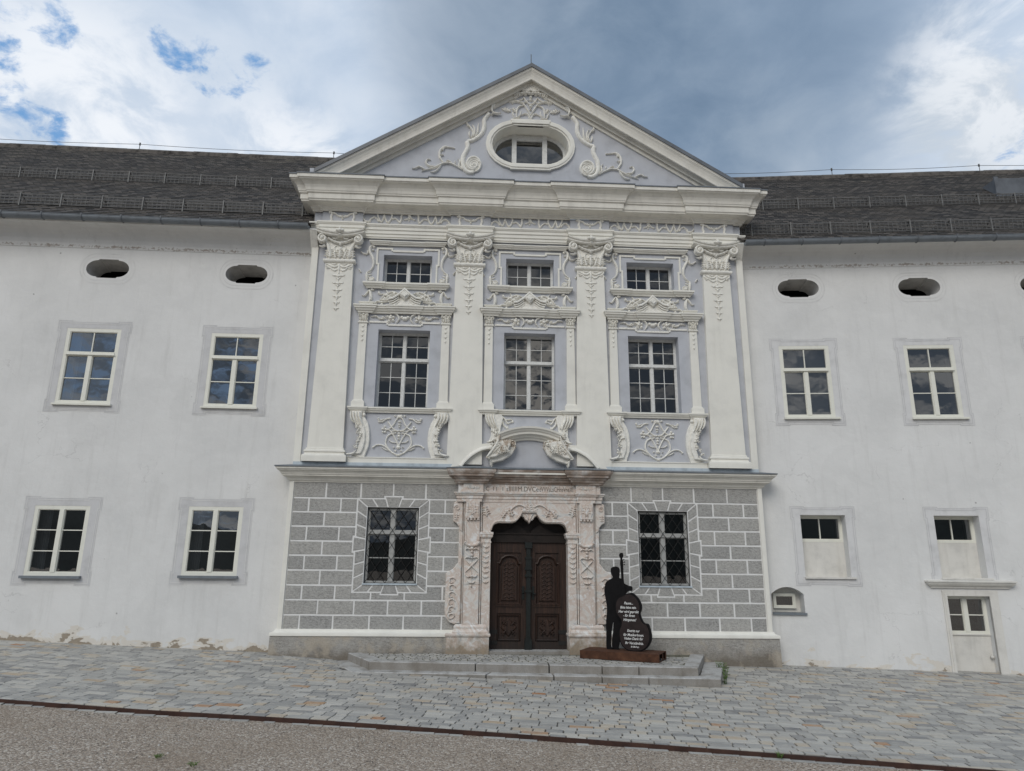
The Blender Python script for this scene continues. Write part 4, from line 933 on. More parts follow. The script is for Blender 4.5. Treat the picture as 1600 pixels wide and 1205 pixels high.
            for q, xx in enumerate((-1.09, -1.025, -.96, -.895)):
                mb.stroke([(xx, 5.535), (xx + .005, 5.42), (xx + .05, 5.30), (xx + .09, 5.23 - .015 * q)], .058, -.055, .075, sg, b)
            mb.stroke([(-.80, 5.50), (-.70, 5.50), (-.62, 5.44), (-.55, 5.33), (-.48, 5.36), (-.42, 5.36)], .05, WY, .06, sg, b)
            mb.stroke([(-.62, 5.44), (-.55, 5.42), (-.46, 5.43), (-.42, 5.40)], .045, WY, .055, sg, b)
            mb.stroke([(-.66, 5.42), (-.66, 5.32), (-.60, 5.24), (-.55, 5.20), (-.54, 5.27)], .05, WY, .06, sg, b); mb.blob(-.42, 5.375, .035, WY, .05, sg, b); mb.blob(-.55, 5.22, .035, WY, .05, sg, b); mb.blob(-.70, 5.36, .04, WY, .06, sg, b)
            for q in range(6):
                z_ = 5.20 - .055 * q; mb.leaf(-.86 + random.uniform(-.04, .04), z_, .08, .06, random.uniform(0, 6.28), -.055, .045, sg, b, lobes=2)
            mb.stroke([(-1.06, 4.84), (-.97, 4.85), (-.88, 4.90)], .05, -.055, .05, sg, b)
        mb.build('console', 'stucco_white', f)
    if bi != 1:
        mb = MB()
        for sg in (-1, 1):
            for w_, pts in MONO: mb.stroke(pts, w_ * 1.25, WY, .05, sg, b, taper=w_ < .03)
            for r, x, z in MONOB: mb.blob(x, z, r * 1.2, WY, .06, sg, b)
        mb.build('panel_stucco', 'stucco_white', f)

# ---- gable: raking cornice, roof edge, oval window, scrolls
mb = MB(); KR = .62
prof = [(.06, 15.01), (-.005, 15.01), (-.01, 15.145), (-.05, 15.155), (-.10, 15.12), (-.135, 15.06), (-.15, 15.065), (-.165, 15.16), (-.20, 15.165), (-.40, 15.045), (-.415, 15.03), (-.44, 15.035), (-.447, 15.09), (-.475, 15.145),
        (-.53, 15.20), (-.58, 15.222), (-.60, 15.225), (-.605, 15.25), (-.625, 15.255), (-.63, 15.285), (.06, 15.33)]
prof = [(y * (.55 if y < 0 else 1), 1.87 + (z - 1.87) / (17.07 + y) * (17.07 + y * (.55 if y < 0 else 1))) for y, z in prof]
for s_ in (-1, 1):
    L = 5.95; vs = [(0, y, z) for y, z in prof] + [(s_ * L, y, z - KR * L) for y, z in prof]; m = len(prof)
    mb.add(vs, [(k, k + 1, m + k + 1, m + k) for k in range(m - 1)])
    mb.add([(s_ * L, y, z - KR * L) for y, z in prof], [tuple(range(m))])
ped = mb.build('raking_cornice', 'cornice_paint', G)
mb = MB()
for s_ in (-1, 1):
    L = 5.78
    a = [(0, -.375, 15.505), (s_ * L, -.375, 15.505 - KR * L), (s_ * L, -.375, 15.62 - KR * L), (0, -.375, 15.62)]
    b2 = [(p[0], 5.5, p[2]) for p in a]
    mb.add(a + b2, [(0, 1, 2, 3), (3, 2, 6, 7), (0, 4, 5, 1), (1, 5, 6, 2)])
    for k in range(9):
        yy = -.1 + k * .6; mb.add([(0, yy, 15.622), (s_ * L, yy, 15.622 - KR * L), (s_ * L, yy, 15.65 - KR * L), (0, yy, 15.65), (0, yy + .03, 15.622), (s_ * L, yy + .03, 15.622 - KR * L), (s_ * L, yy + .03, 15.65 - KR * L), (0, yy + .03, 15.65)],
                                 [(0, 1, 2, 3), (3, 2, 6, 7), (4, 5, 6, 7)])
gr = mb.build('roof', 'lead_roof', G)
mb = MB(); mb.tube([(0, -.1, 15.62), (0, -.1, 16.12)], .011, 6); mb.tube([(0, -.1, 15.62), (0, -.1, 15.72)], .03, 6); mb.build('lightning_rod', 'guard_steel', gr)
# oval window
mb = MB(); cz = 13.24
def oval_ring(rx, rz, fl, n=12): return oval(rx, rz, fl, n, cz)
# moulded frame: rings of growing size with straight, raised head and foot pieces
for (r0, r1, y0) in ((1.07, 1.12, .005), (1.12, 1.19, -.03), (1.19, 1.245, -.015)):
    o = oval_ring(r1, .60 + (r1 - 1.07), .36); i_ = oval_ring(r0, .60 + (r0 - 1.07), .36)
    band(mb, o, i_, y0); reveal(mb, o, y0, .06); reveal(mb, i_, y0, .06)
for sg, zz in ((1, 13.24 + .60), (-1, 13.24 - .60)):
    for (h0, h1, y0, ex) in ((.0, .05, -.02, .50), (.05, .13, -.055, .53), (.13, .19, -.035, .56)):
        za, zb = sorted((zz + sg * h0, zz + sg * h1)); mb.box(-ex, ex, y0, .05, za, zb)
reveal(mb, OV, .005, .55)
ow = mb.build('oval_surround', 'trim_paint', G)
mb = MB(); yw = .48
fo = oval_ring(1.07, .60, .36); fi = oval_ring(.97, .50, .36)
band(mb, fo, fi, yw - .03); reveal(mb, fi, yw - .03, yw + .05)
for s_ in (-1, 1): a, b = sorted((s_ * .37, s_ * .50)); mb.box(a, b, yw - .07, yw + .04, 12.64, 13.84)
mb.box(-.37, .37, yw - .055, yw + .04, 13.66, 13.80); mb.box(-.37, .37, yw - .055, yw + .04, 12.64, 12.72)
of = mb.build('window', 'frame_old', G)
mb = MB(); mb.add([(x, yw + .01, z) for x, z in oval_ring(1.03, .56, .36)], [tuple(range(26))]); mb.build('pane', 'glass', of)
mb = MB(); Q = rectpoly(-1.5, 1.5, 12.45, 14.0); reveal(mb, Q, .56, 2.2); mb.add([(p[0], 2.2, p[1]) for p in Q], [(0, 1, 2, 3)]); mb.build('room', 'interior', of)
mb = MB(); c = []
for k in range(17): xx = -.36 + .72 * k / 16; c += [(xx, yw + .12 + .02 * math.sin(k * 1.7), 12.68), (xx, yw + .12 + .02 * math.sin(k * 1.7 + 1), 13.78)]
mb.add(c, [(2 * k, 2 * k + 2, 2 * k + 3, 2 * k + 1) for k in range(16)], True); mb.build('curtain', 'interior', of)
for sg in (-1, 1):
    mb = MB()
    for w_, pts in GSC: mb.stroke(pts, w_ * (1.2 if w_ > .09 else 1.4), .05, .075, sg, .02 * (sg < 0), taper=w_ < .09)
    r, x, z = GSCB[0]; mb.blob(x, z, r, .05, .05, sg, 0, seg=16)
    mb.stroke(spiral(x, z, r * .78, .02, .4, 2.2, 40), .045, .012, .03, sg, 0, taper=False); mb.blob(x, z, .035, .01, .04, sg, 0)
    for r, x, z in GSCB[1:]: mb.blob(x, z, r, .05, .06, sg, 0)
    mb.build('scroll_stucco', 'stucco_white', ped); mb = MB()
    for w_, pts in CORN: mb.stroke(pts, w_ * 1.3, .0, .07, sg, 0)
    mb.build('scroll_stucco', 'stucco_white', ped)
mb = MB()
for sg in (-1, 1):
    for w_, pts in CART: mb.stroke(pts, w_ * 1.3, .05, .07, sg, 0)
    for r, x, z in CARTB: mb.blob(x, z, r * 1.25, .05, .075, sg, 0)
    mb.leaf(.28, 14.90, .24, .12, -.35, .0, .06, sg, 0); mb.leaf(.40, 14.28, .18, .10, .9, .05, .05, sg, 0); mb.leaf(.55, 14.30, .24, .10, .5, .05, .05, sg, 0)
    mb.leaf(.45, 14.60, .16, .10, .3, .05, .05, sg, 0)
for k in range(9):
    a = math.pi * (.06 + .88 * k / 8); mb.stroke([(.04 * math.cos(a), 14.92 + .02 * math.sin(a)), (.12 * math.cos(a), 14.92 + .12 * math.sin(a)), (.235 * math.cos(a), 14.92 + .225 * math.sin(a))], .07, -.02, .07, 1, 0, taper=False); mb.blob(.23 * math.cos(a), 14.92 + .22 * math.sin(a), .038, -.03, .07, 1, 0)
mb.stroke([(-.30, 14.87), (-.15, 14.90), (0, 14.88), (.15, 14.90), (.30, 14.87)], .06, 0, .07, 1, 0, taper=False, wave=.3)
mb.build('cartouche', 'stucco_white', ped)

# ---- broken pediment over the doorway
mb = MB()
Rr = 1.80; czr = 5.21 - Rr
ap = arcpts(0, czr, Rr, Rr, math.pi / 2 + .452, math.pi / 2 - .452, 20)
mb.sweep_xz(ap, [(.03, -.30), (-.03, -.30), (-.05, -.26), (-.10, -.235), (-.11, -.20), (-.20, -.17), (-.205, -.11), (-.235, -.10), (-.26, -.06), (-.29, -.045), (-.30, 0), (.03, .015)])
arch = mb.build('broken_pediment', 'trim_paint', G)
for sg in (-1, 1):
    mb = MB()
    side = smooth([(-1.66, 4.20), (-1.53, 4.36), (-1.36, 4.51), (-1.15, 4.62), (-.92, 4.665)], .07)
    pth = [(sg * x, z) for x, z in side]
    if sg > 0: pth = pth[::-1]
    mb.sweep_xz(pth, [(.03, -.13), (-.05, -.13), (-.06, -.10), (-.13, -.075), (-.15, -.04), (-.18, -.03), (-.18, 0), (.03, .01)])
    ring = [(-1.93, 4.20), (-1.84, 4.34), (-1.72, 4.49), (-1.53, 4.65), (-1.28, 4.77), (-.90, 4.82), (-.90, 4.655), (-1.15, 4.62), (-1.36, 4.51), (-1.53, 4.36), (-1.66, 4.20)]
    rp_ = [(sg * x, z) for x, z in ring]
    for k in range(5):
        q = [rp_[k], rp_[k + 1], rp_[9 - k], rp_[10 - k]]; mb.prism(q, -.085, .05)
    mb.build('curved_cornice', 'trim_paint', arch)
    mb = MB()
    cres = [(-.76, 4.93), (-.82, 4.78), (-.90, 4.62), (-1.05, 4.44), (-1.0, 4.37), (-.90, 4.31), (-.66, 4.375), (-.44, 4.52), (-.335, 4.70), (-.33, 4.79), (-.38, 4.87), (-.48, 4.90), (-.62, 4.90)]
    P2 = [(sg * x, z) for x, z in cres]
    mb.bevel_prism(P2, -.16, .03, .02)
    inn = [(-.78, 4.86), (-.93, 4.56), (-1.0, 4.42), (-.84, 4.44), (-.62, 4.56), (-.48, 4.72), (-.46, 4.80), (-.55, 4.84)]
    mb.bevel_prism([(sg * x, z) for x, z in inn], -.26, -.1, .02)
    for k in range(7):
        a = math.pi * (1.06 + .62 * k / 6); r = .26 + .06 * math.sin(k)
        mb.leaf(-.66 + .06 * math.cos(a), 4.80 + .06 * math.sin(a), r, .085, a, -.25, .05, sg, 0, lobes=3)
    mb.stroke(spiral(-.43, 4.79, .085, .015, -.6, 1.4, 20), .035, -.15, .05, sg, 0, taper=False); mb.blob(-.43, 4.79, .035, -.16, .05, sg, 0)
    mb.stroke([(-.74, 4.98), (-.79, 4.83), (-.88, 4.66), (-1.02, 4.47), (-1.06, 4.42), (-.98, 4.40)], .075, -.24, .07, sg, 0)
    mb.stroke([(-1.02, 4.44), (-.96, 4.36), (-.95, 4.27), (-.93, 4.21)], .07, -.12, .08, sg, 0, wave=.3); mb.leaf(-.95, 4.36, .14, .07, -1.4, -.14, .05, sg, 0)
    mb.build('scroll_stucco', 'stucco_stained', arch)

# ---- portal of pale marble
mb = MB()
head = HEAD; hp = head + [(-x, z) for x, z in head[::-1]]
out = [(-1.14, 2.66), (-1.14, 3.38), (1.14, 3.38), (1.14, 2.66)]
# spandrel panel pieces between head curve and architrave
for k in range(len(hp) - 1):
    (x0, z0), (x1, z1) = hp[k], hp[k + 1]
    if abs(x1 - x0) < 1e-6: continue
    mb.add([(x0, -.11, z0), (x1, -.11, z1), (x1, -.11, 3.38), (x0, -.11, 3.38)], [(0, 1, 2, 3)])
mb.box(-1.118, hp[0][0], -.11, .05, 2.66, 3.36); mb.box(-hp[0][0], 1.118, -.11, .05, 2.66, 3.36)
mb.add([(x, -.11, z) for x, z in hp] + [(x, .30, z) for x, z in hp], [(i, i + 1, len(hp) + i + 1, len(hp) + i) for i in range(len(hp) - 1)], False)
# raised rim following the head
mb.stroke([(x, z + .035) for x, z in hp], .05, -.11, .02, taper=False)
for sg in (-1, 1):
    def bx(x0, x1, y0, y1, z0, z1):
        a, c = sorted((sg * x0, sg * x1)); mb.box(a, c, y0, y1, z0, z1)
    bx(.92, 1.118, -.11, .30, .0, 2.42)            # jamb
    bx(1.134, 1.166, -.12, .03, .55, 3.36); bx(1.552, 1.572, -.12, .03, .55, 3.36); bx(1.586, 1.675, -.085, .03, .55, 3.36); bx(1.18, 1.54, -.165, .03, .57, 1.46); bx(1.18, 1.54, -.165, .03, 1.466, 3.36)
portal = mb.build('portal', 'marble', G)
for sg in (-1, 1):
    mb = MB()
    be = [(1.60, 2.06), (1.66, 1.98), (1.80, 1.80), (1.90, 1.74), (1.955, 1.70), (1.96, .86), (1.93, .72), (1.85, .615), (1.75, .58), (1.60, .58)]
    mb.bevel_prism([(sg * x, z) for x, z in be], -.115, .03, .015)
    te = [(1.60, 3.375), (1.76, 3.375), (1.815, 3.34), (1.825, 3.2), (1.82, 2.90), (1.745, 2.86), (1.69, 2.79), (1.665, 2.70), (1.60, 2.66)]
    mb.bevel_prism([(sg * x, z) for x, z in te], -.115, .03, .015)
    for k in range(6):
        z_ = 1.55 - .16 * k; mb.stroke([(1.72, z_), (1.78, z_ + .06), (1.86, z_ + .03), (1.85, z_ - .06), (1.78, z_ - .05)], .045, -.112, .045, sg, 0)
    mb.stroke(spiral(1.80, .78, .11, .02, 1.5, -1.4, 22), .035, -.112, .035, sg, 0)
    mb.stroke(spiral(1.735, 3.22, .07, .015, 0, 1.5, 18), .028, -.112, .03, sg, 0); mb.leaf(1.74, 3.10, .18, .08, -1.5, -.112, .03, sg, 0)
    mb.build('scroll_ear', 'marble', portal)
    # carved pendant and husks on the pilaster
    mb = MB(); c = 1.36; y = -.163
    a, d = sorted((sg * 1.20, sg * 1.52)); mb.box(a, d, -.235, -.1, 2.98, 3.38)
    for k in range(4): mb.stroke([(1.235 + k * .083, 3.34), (1.235 + k * .083, 3.16), (1.235 + k * .083, 3.02)], .045, -.233, .025, sg, 0, wave=.3)
    mb.leaf(1.36, 3.05, .22, .14, math.pi / 2, -.233, .03, sg, 0)
    for k in range(4): a, d = sorted((sg * (1.205 + k * .08), sg * (1.205 + k * .08 + .05))); mb.box(a, d, -.225, -.1, 2.935, 2.98)
    for x_ in (1.205, 1.515): a, d = sorted((sg * (x_ - .012), sg * (x_ + .012))); mb.box(a, d, -.18, -.1, 2.46, 2.90)
    mb.stroke([(1.20, 2.42), (1.25, 2.36), (1.36, 2.34), (1.47, 2.36), (1.52, 2.42)], .085, y, .08, sg, 0, taper=False)
    for q in (-1, 1):
        mb.blob(c + q * .15, 2.40, .05, y, .06, sg, 0)
        mb.stroke([(c + q * .02, 2.25), (c + q * .10, 2.28), (c + q * .15, 2.24)], .055, y, .06, sg, 0)
        mb.stroke([(c - q * .14, 2.02), (c, 1.88), (c + q * .14, 1.74)], .045, y, .05, sg, 0)
        mb.stroke([(c + q * .02, 2.05), (c + q * .10, 2.08), (c + q * .16, 2.04)], .05, y, .05, sg, 0); mb.stroke([(c, 1.66), (c + q * .08, 1.63), (c + q * .14, 1.67)], .05, y, .05, sg, 0)
        mb.stroke([(c, 1.50), (c + q * .05, 1.50), (c + q * .09, 1.53)], .04, y, .045, sg, 0)
    for z_, r in ((2.28, .055), (2.20, .04), (2.12, .05), (2.06, .03), (1.88, .04), (1.64, .04), (1.50, .03), (1.42, .02)): mb.blob(c, z_, r, y, .065, sg, 0)
    mb.stroke([(c, 2.3), (c, 1.38)], .02, y, .02, sg, 0)
    # jamb flowers
    z_ = 2.32
    for k in range(8):
        for q in (-1, 1): mb.stroke([(1.03, z_ - .03), (1.03 + q * .04, z_), (1.03 + q * .075, z_ + .015)], .032, -.108, .035, sg, 0)
        mb.blob(1.03, z_, .028, -.108, .04, sg, 0); z_ -= .115
    mb.build('carving', 'marble', portal)
    # impost capital of the jamb
    mb = MB(); a, d = sorted((sg * .92, sg * 1.135))
    mb.sweep([(a, .30), (a, -.11), (d, -.11), (d, .0)] , [(0, 2.40), (.012, 2.41), (.015, 2.44), (.0, 2.45), (.0, 2.50), (.02, 2.52), (.045, 2.55), (.05, 2.60), (.06, 2.605), (.06, 2.655), (0, 2.67)]); mb.build('impost', 'marble', portal)
    # pedestal
    mb = MB(); a, d = sorted((sg * .925, sg * 1.90))
    mb.box(a, d, -.235, .03, -.30, .315)
    mb.sweep([(a, .2), (a, -.235), (d, -.235), (d, .05)], [(0, .31), (.02, .315), (.03, .345), (.025, .375), (-.02, .385)])
    a, d = sorted((sg * 1.0, sg * 1.72)); mb.sweep([(a, .1), (a, -.17), (d, -.17), (d, .05)], [(.05, .37), (.05, .41), (.015, .47), (.02, .52), (.01, .545), (-.02, .58)])
    mb.build('pedestal', 'marble', portal)
# entablature with ressauts over the pilasters
def ppath(xe, y0, st, a, b): return [(-xe, .05), (-xe, y0 - st * .5), (-b, y0 - st * .5), (-b, y0 - st), (-a, y0 - st), (-a, y0), (a, y0), (a, y0 - st), (b, y0 - st), (b, y0 - st * .5), (xe, y0 - st * .5), (xe, .05)]
mb = MB(); mb.sweep(ppath(1.74, -.12, .09, 1.15, 1.58), [(0, 3.365), (.0, 3.44), (.02, 3.445), (.02, 3.51), (.045, 3.52), (.06, 3.56), (.075, 3.565), (.075, 3.59), (0, 3.60)]); mb.build('architrave', 'marble', portal)
mb = MB(); mb.sweep(ppath(1.72, -.115, .085, 1.12, 1.60), [(0, 3.595), (0, 3.81)]); pf_ = mb.build('inscription_frieze', 'marble', portal)
for sg in (-1, 1):
    mb = MB()
    for q in (-1, 1): mb.leaf(sg * 1.36 + q * .02, 3.70, .14, .07, 0 if q > 0 else math.pi, -.20, .022, 1, 0)
    mb.blob(sg * 1.36, 3.70, .04, -.20, .03); mb.build('rosette', 'marble', portal)
mb = MB(); mb.sweep(ppath(1.74, -.10, .10, 1.08, 1.68), [(0, 3.80), (.05, 3.805), (.055, 3.83), (.09, 3.85), (.10, 3.895), (.15, 3.92), (.155, 3.955), (.20, 3.96), (.205, 4.01), (.225, 4.02), (.245, 4.06), (.255, 4.085), (.255, 4.135), (0, 4.19)])
mb.build('portal_cornice', 'marble_stained', portal)
mb = MB(); mb.box(-1.08, 1.08, -.345, -.1, 4.02, 4.145); mb.box(-1.08, 1.08, -.30, -.1, 3.965, 4.02); mb.build('cornice_front', 'cornice_paint', portal)
mb = MB(); mb.sweep(ppath(1.74, -.10, .10, 1.08, 1.68), [(.27, 4.128), (.275, 4.15), (.24, 4.158), (0, 4.215)]); mb.box(-1.08, 1.08, -.36, -.1, 4.1455, 4.16); mb.build('drip_sheet', 'zinc', portal)
mb = MB()
mb.bevel_prism([(-.19, 3.13), (-.19, 3.06), (-.13, 3.03), (-.10, 2.97), (-.03, 2.93), (0, 2.88), (.03, 2.93), (.10, 2.97), (.13, 3.03), (.19, 3.06), (.19, 3.13)], -.06, .25, .015)
for q in (-1, 1): mb.stroke([(q * .02, 2.96), (q * .05, 3.05), (q * .10, 3.10)], .04, -.06, .03)
mb.build('keystone', 'marble', portal)
mb = MB()   # shallow carving of the spandrels and crest
for sg in (-1, 1):
    mb.stroke([(.10, 3.25), (.22, 3.31), (.34, 3.28), (.45, 3.18), (.48, 3.06)], .045, -.11, .045, sg, 0); mb.leaf(.40, 3.02, .22, .08, 1.2, -.11, .045, sg, 0); mb.leaf(.66, 3.0, .2, .08, 2.2, -.11, .045, sg, 0)
    mb.leaf(1.02, 3.02, .28, .12, 1.35, -.11, .045, sg, 0, lobes=4); mb.stroke([(.06, 3.20), (.12, 3.18), (.2, 3.22)], .04, -.11, .025, sg, 0)
mb.leaf(0, 3.16, .18, .12, math.pi / 2, -.11, .03)
mb.build('carving', 'marble', portal)
pl = Matrix(((1, 0, 0, 0), (0, 0, -1, 0), (0, 1, 0, 0), (0, 0, 0, 1)))
def place(x, y, z): return Matrix.Translation((x, y, z)) @ pl
mes = [text_mesh('C  I I   I', .13, 'black_iron', None, 'i', place(-1.06, -.118, 3.645), width=.42),
       text_mesh('sIIIIIIM.DVCe', .165, 'black_iron', None, 'i', place(-.56, -.118, 3.635), width=.78),
       text_mesh('dVVVaLsCHreVneXI', .165, 'black_iron', None, 'i', place(.24, -.118, 3.635), width=.82)]
join_meshes(mes, 'inscription', 'inscription_grey', pf_)
# ---- door
mb = MB(); mb.box(-.96, .96, .20, .30, 2.47, 2.655); mb.box(-.96, .96, .17, .30, 2.625, 2.66); mb.box(-.96, .96, .18, .30, 2.44, 2.475)
mb.box(-1.0, 1.0, .34, .40, 2.6, 3.3)
for sg in (-1, 1): mb.prism([(sg * .06, 2.70), (sg * .16, 2.80), (sg * .28, 2.87), (sg * .40, 2.77), (sg * .60, 2.69), (sg * .62, 2.66), (sg * .06, 2.66)], .24, .34)
door = mb.build('door', 'door_dark', G)
mb = MB(); mb.box(-.05, .05, .13, .25, .0, 2.44)
for z0, z1, e in ((0, .22, .085), (.22, .26, .065), (1.28, 1.33, .075), (1.64, 1.69, .08), (1.80, 1.86, .085), (2.05, 2.1, .08), (2.3, 2.44, .085)): mb.box(-e, e, .105, .25, z0, z1)
mb.box(-.066, .066, .12, .25, 1.86, 2.05); mb.build('astragal', 'bronze_green', door)
for sg in (-1, 1):
    mb = MB()
    def bx(x0, x1, y0, y1, z0, z1):
        a, c = sorted((sg * x0, sg * x1)); mb.box(a, c, y0, y1, z0, z1)
    bx(.04, .95, .27, .33, .0, 2.46)
    bx(.04, .17, .235, .27, 0, 2.46); bx(.74, .95, .235, .27, 0, 2.46); bx(.17, .74, .235, .27, .80, 1.0); bx(.17, .74, .235, .27, .0, .17); bx(.17, .74, .235, .27, 2.20, 2.46)
    leaf_o = mb.build('door_leaf', 'door_wood', door)
    mb = MB()
    outer = [(.155, .98), (.755, .98), (.755, 1.97), (.70, 1.97), (.66, 2.07), (.56, 2.135), (.455, 2.15), (.35, 2.135), (.25, 2.07), (.21, 1.97), (.155, 1.97)]
    pth = [(sg * x, z) for x, z in outer]
    if sg < 0: pth = pth[::-1]
    mb.sweep_xz(pth + [pth[0]], [(.235, -.005), (.205, .0), (.195, .025), (.21, .04), (.225, .045), (.24, .06), (.265, .065)])
    inner = [(.26, 1.08), (.65, 1.08), (.65, 1.86), (.60, 1.90), (.56, 1.98), (.455, 2.02), (.35, 1.98), (.31, 1.90), (.26, 1.86)]
    mb.bevel_prism([(sg * x, z) for x, z in inner], .235, .275, .015)
    bx(.13, .78, .205, .27, .955, .99)
    for k in range(9):
        z_ = 1.15 + k * .095
        for q in (-1, 1): mb.stroke([(.455, z_), (.455 + q * .07, z_ + .03), (.455 + q * .13, z_ - .01), (.455 + q * .10, z_ - .05)], .032, .237, .022, sg, 0)
        mb.blob(.455, z_, .028, .237, .025, sg, 0)
    for q in (-1, 1): mb.stroke([(.455, 1.93), (.455 + q * .08, 1.95), (.455 + q * .11, 1.88)], .035, .237, .025, sg, 0)
    # lower panel: raised diamond
    low = [(.19, .19), (.72, .19), (.72, .77), (.19, .77)]; lp_ = [(sg * x, z) for x, z in low]
    if sg < 0: lp_ = lp_[::-1]
    mb.sweep_xz(lp_ + [lp_[0]], [(.235, -.0), (.22, .012), (.235, .03), (.265, .035)])
    mb.bevel_prism([(sg * x, z) for x, z in [(.455, .26), (.66, .48), (.455, .70), (.25, .48)]], .245, .28, .03)
    for q in (-1, 1):
        for p in (-1, 1): mb.leaf(.455 + q * .04, .48 + p * .04, .17, .08, math.atan2(p, q), .245, .025, sg, 0)
    mb.build('door_panel', 'door_wood', leaf_o)
    mb = MB(); bx(.09, .15, .215, .24, 1.12, 1.42)
    if sg > 0: mb.tube([(.12, .22, 1.25), (.12, .15, 1.25), (.19, .15, 1.245)], .013, 8)
    else: mb.blob(-.12, 1.27, .03, .22, .04)
    mb.build('lock_plate', 'bronze_green', leaf_o)
    mb = MB()
    for z_ in (.10, .34): bx(.72, .95, .222, .24, z_, z_ + .09)
    mb.build('hinge', 'black_iron', leaf_o)
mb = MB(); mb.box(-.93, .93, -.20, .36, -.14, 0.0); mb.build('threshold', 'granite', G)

# ---- lower windows with diamond grilles
for s_ in (-1, 1):
    f = window(G, 'window', s_ * LW - .615, s_ * LW + .615, 1.445, 3.22, .12, 1, 2, 2, 'frame_old_dimmed', 'glass_old', fw=.055, transom=2.63, midw=.10)
    mb = MB(); mb.box(s_ * LW - .64, s_ * LW + .64, -.03, .10, 1.425, 1.462); mb.build('sill', 'flashing', f)
    mb = MB(); x0, x1, z0, z1 = s_ * LW - .60, s_ * LW + .60, 1.465, 3.20; d = .118; hgt = .172
    y = .045
    def seg(xa, za, xb, zb): mb.tube([(xa, y, za), ((xa + xb) / 2, y - .012, (za + zb) / 2), (xb, y, zb)], .0065, 4, False)
    nx = 10; nz = int((z1 - z0) / hgt); dx = (x1 - x0) / nx; dz = (z1 - z0) / nz
    for i in range(nx):
        for j in range(nz):
            xa, za = x0 + i * dx, z0 + j * dz
            if (i + j) % 2 == 0: seg(xa, za, xa + dx, za + dz)
            else: seg(xa, za + dz, xa + dx, za)
    for xx in (x0, x1): mb.tube([(xx, y, z0), (xx, y, z1)], .008, 4)
    for zz in (z0, z1): mb.tube([(x0, y, zz), (x1, y, zz)], .008, 4)
    mb.build('grille', 'black_iron', f)

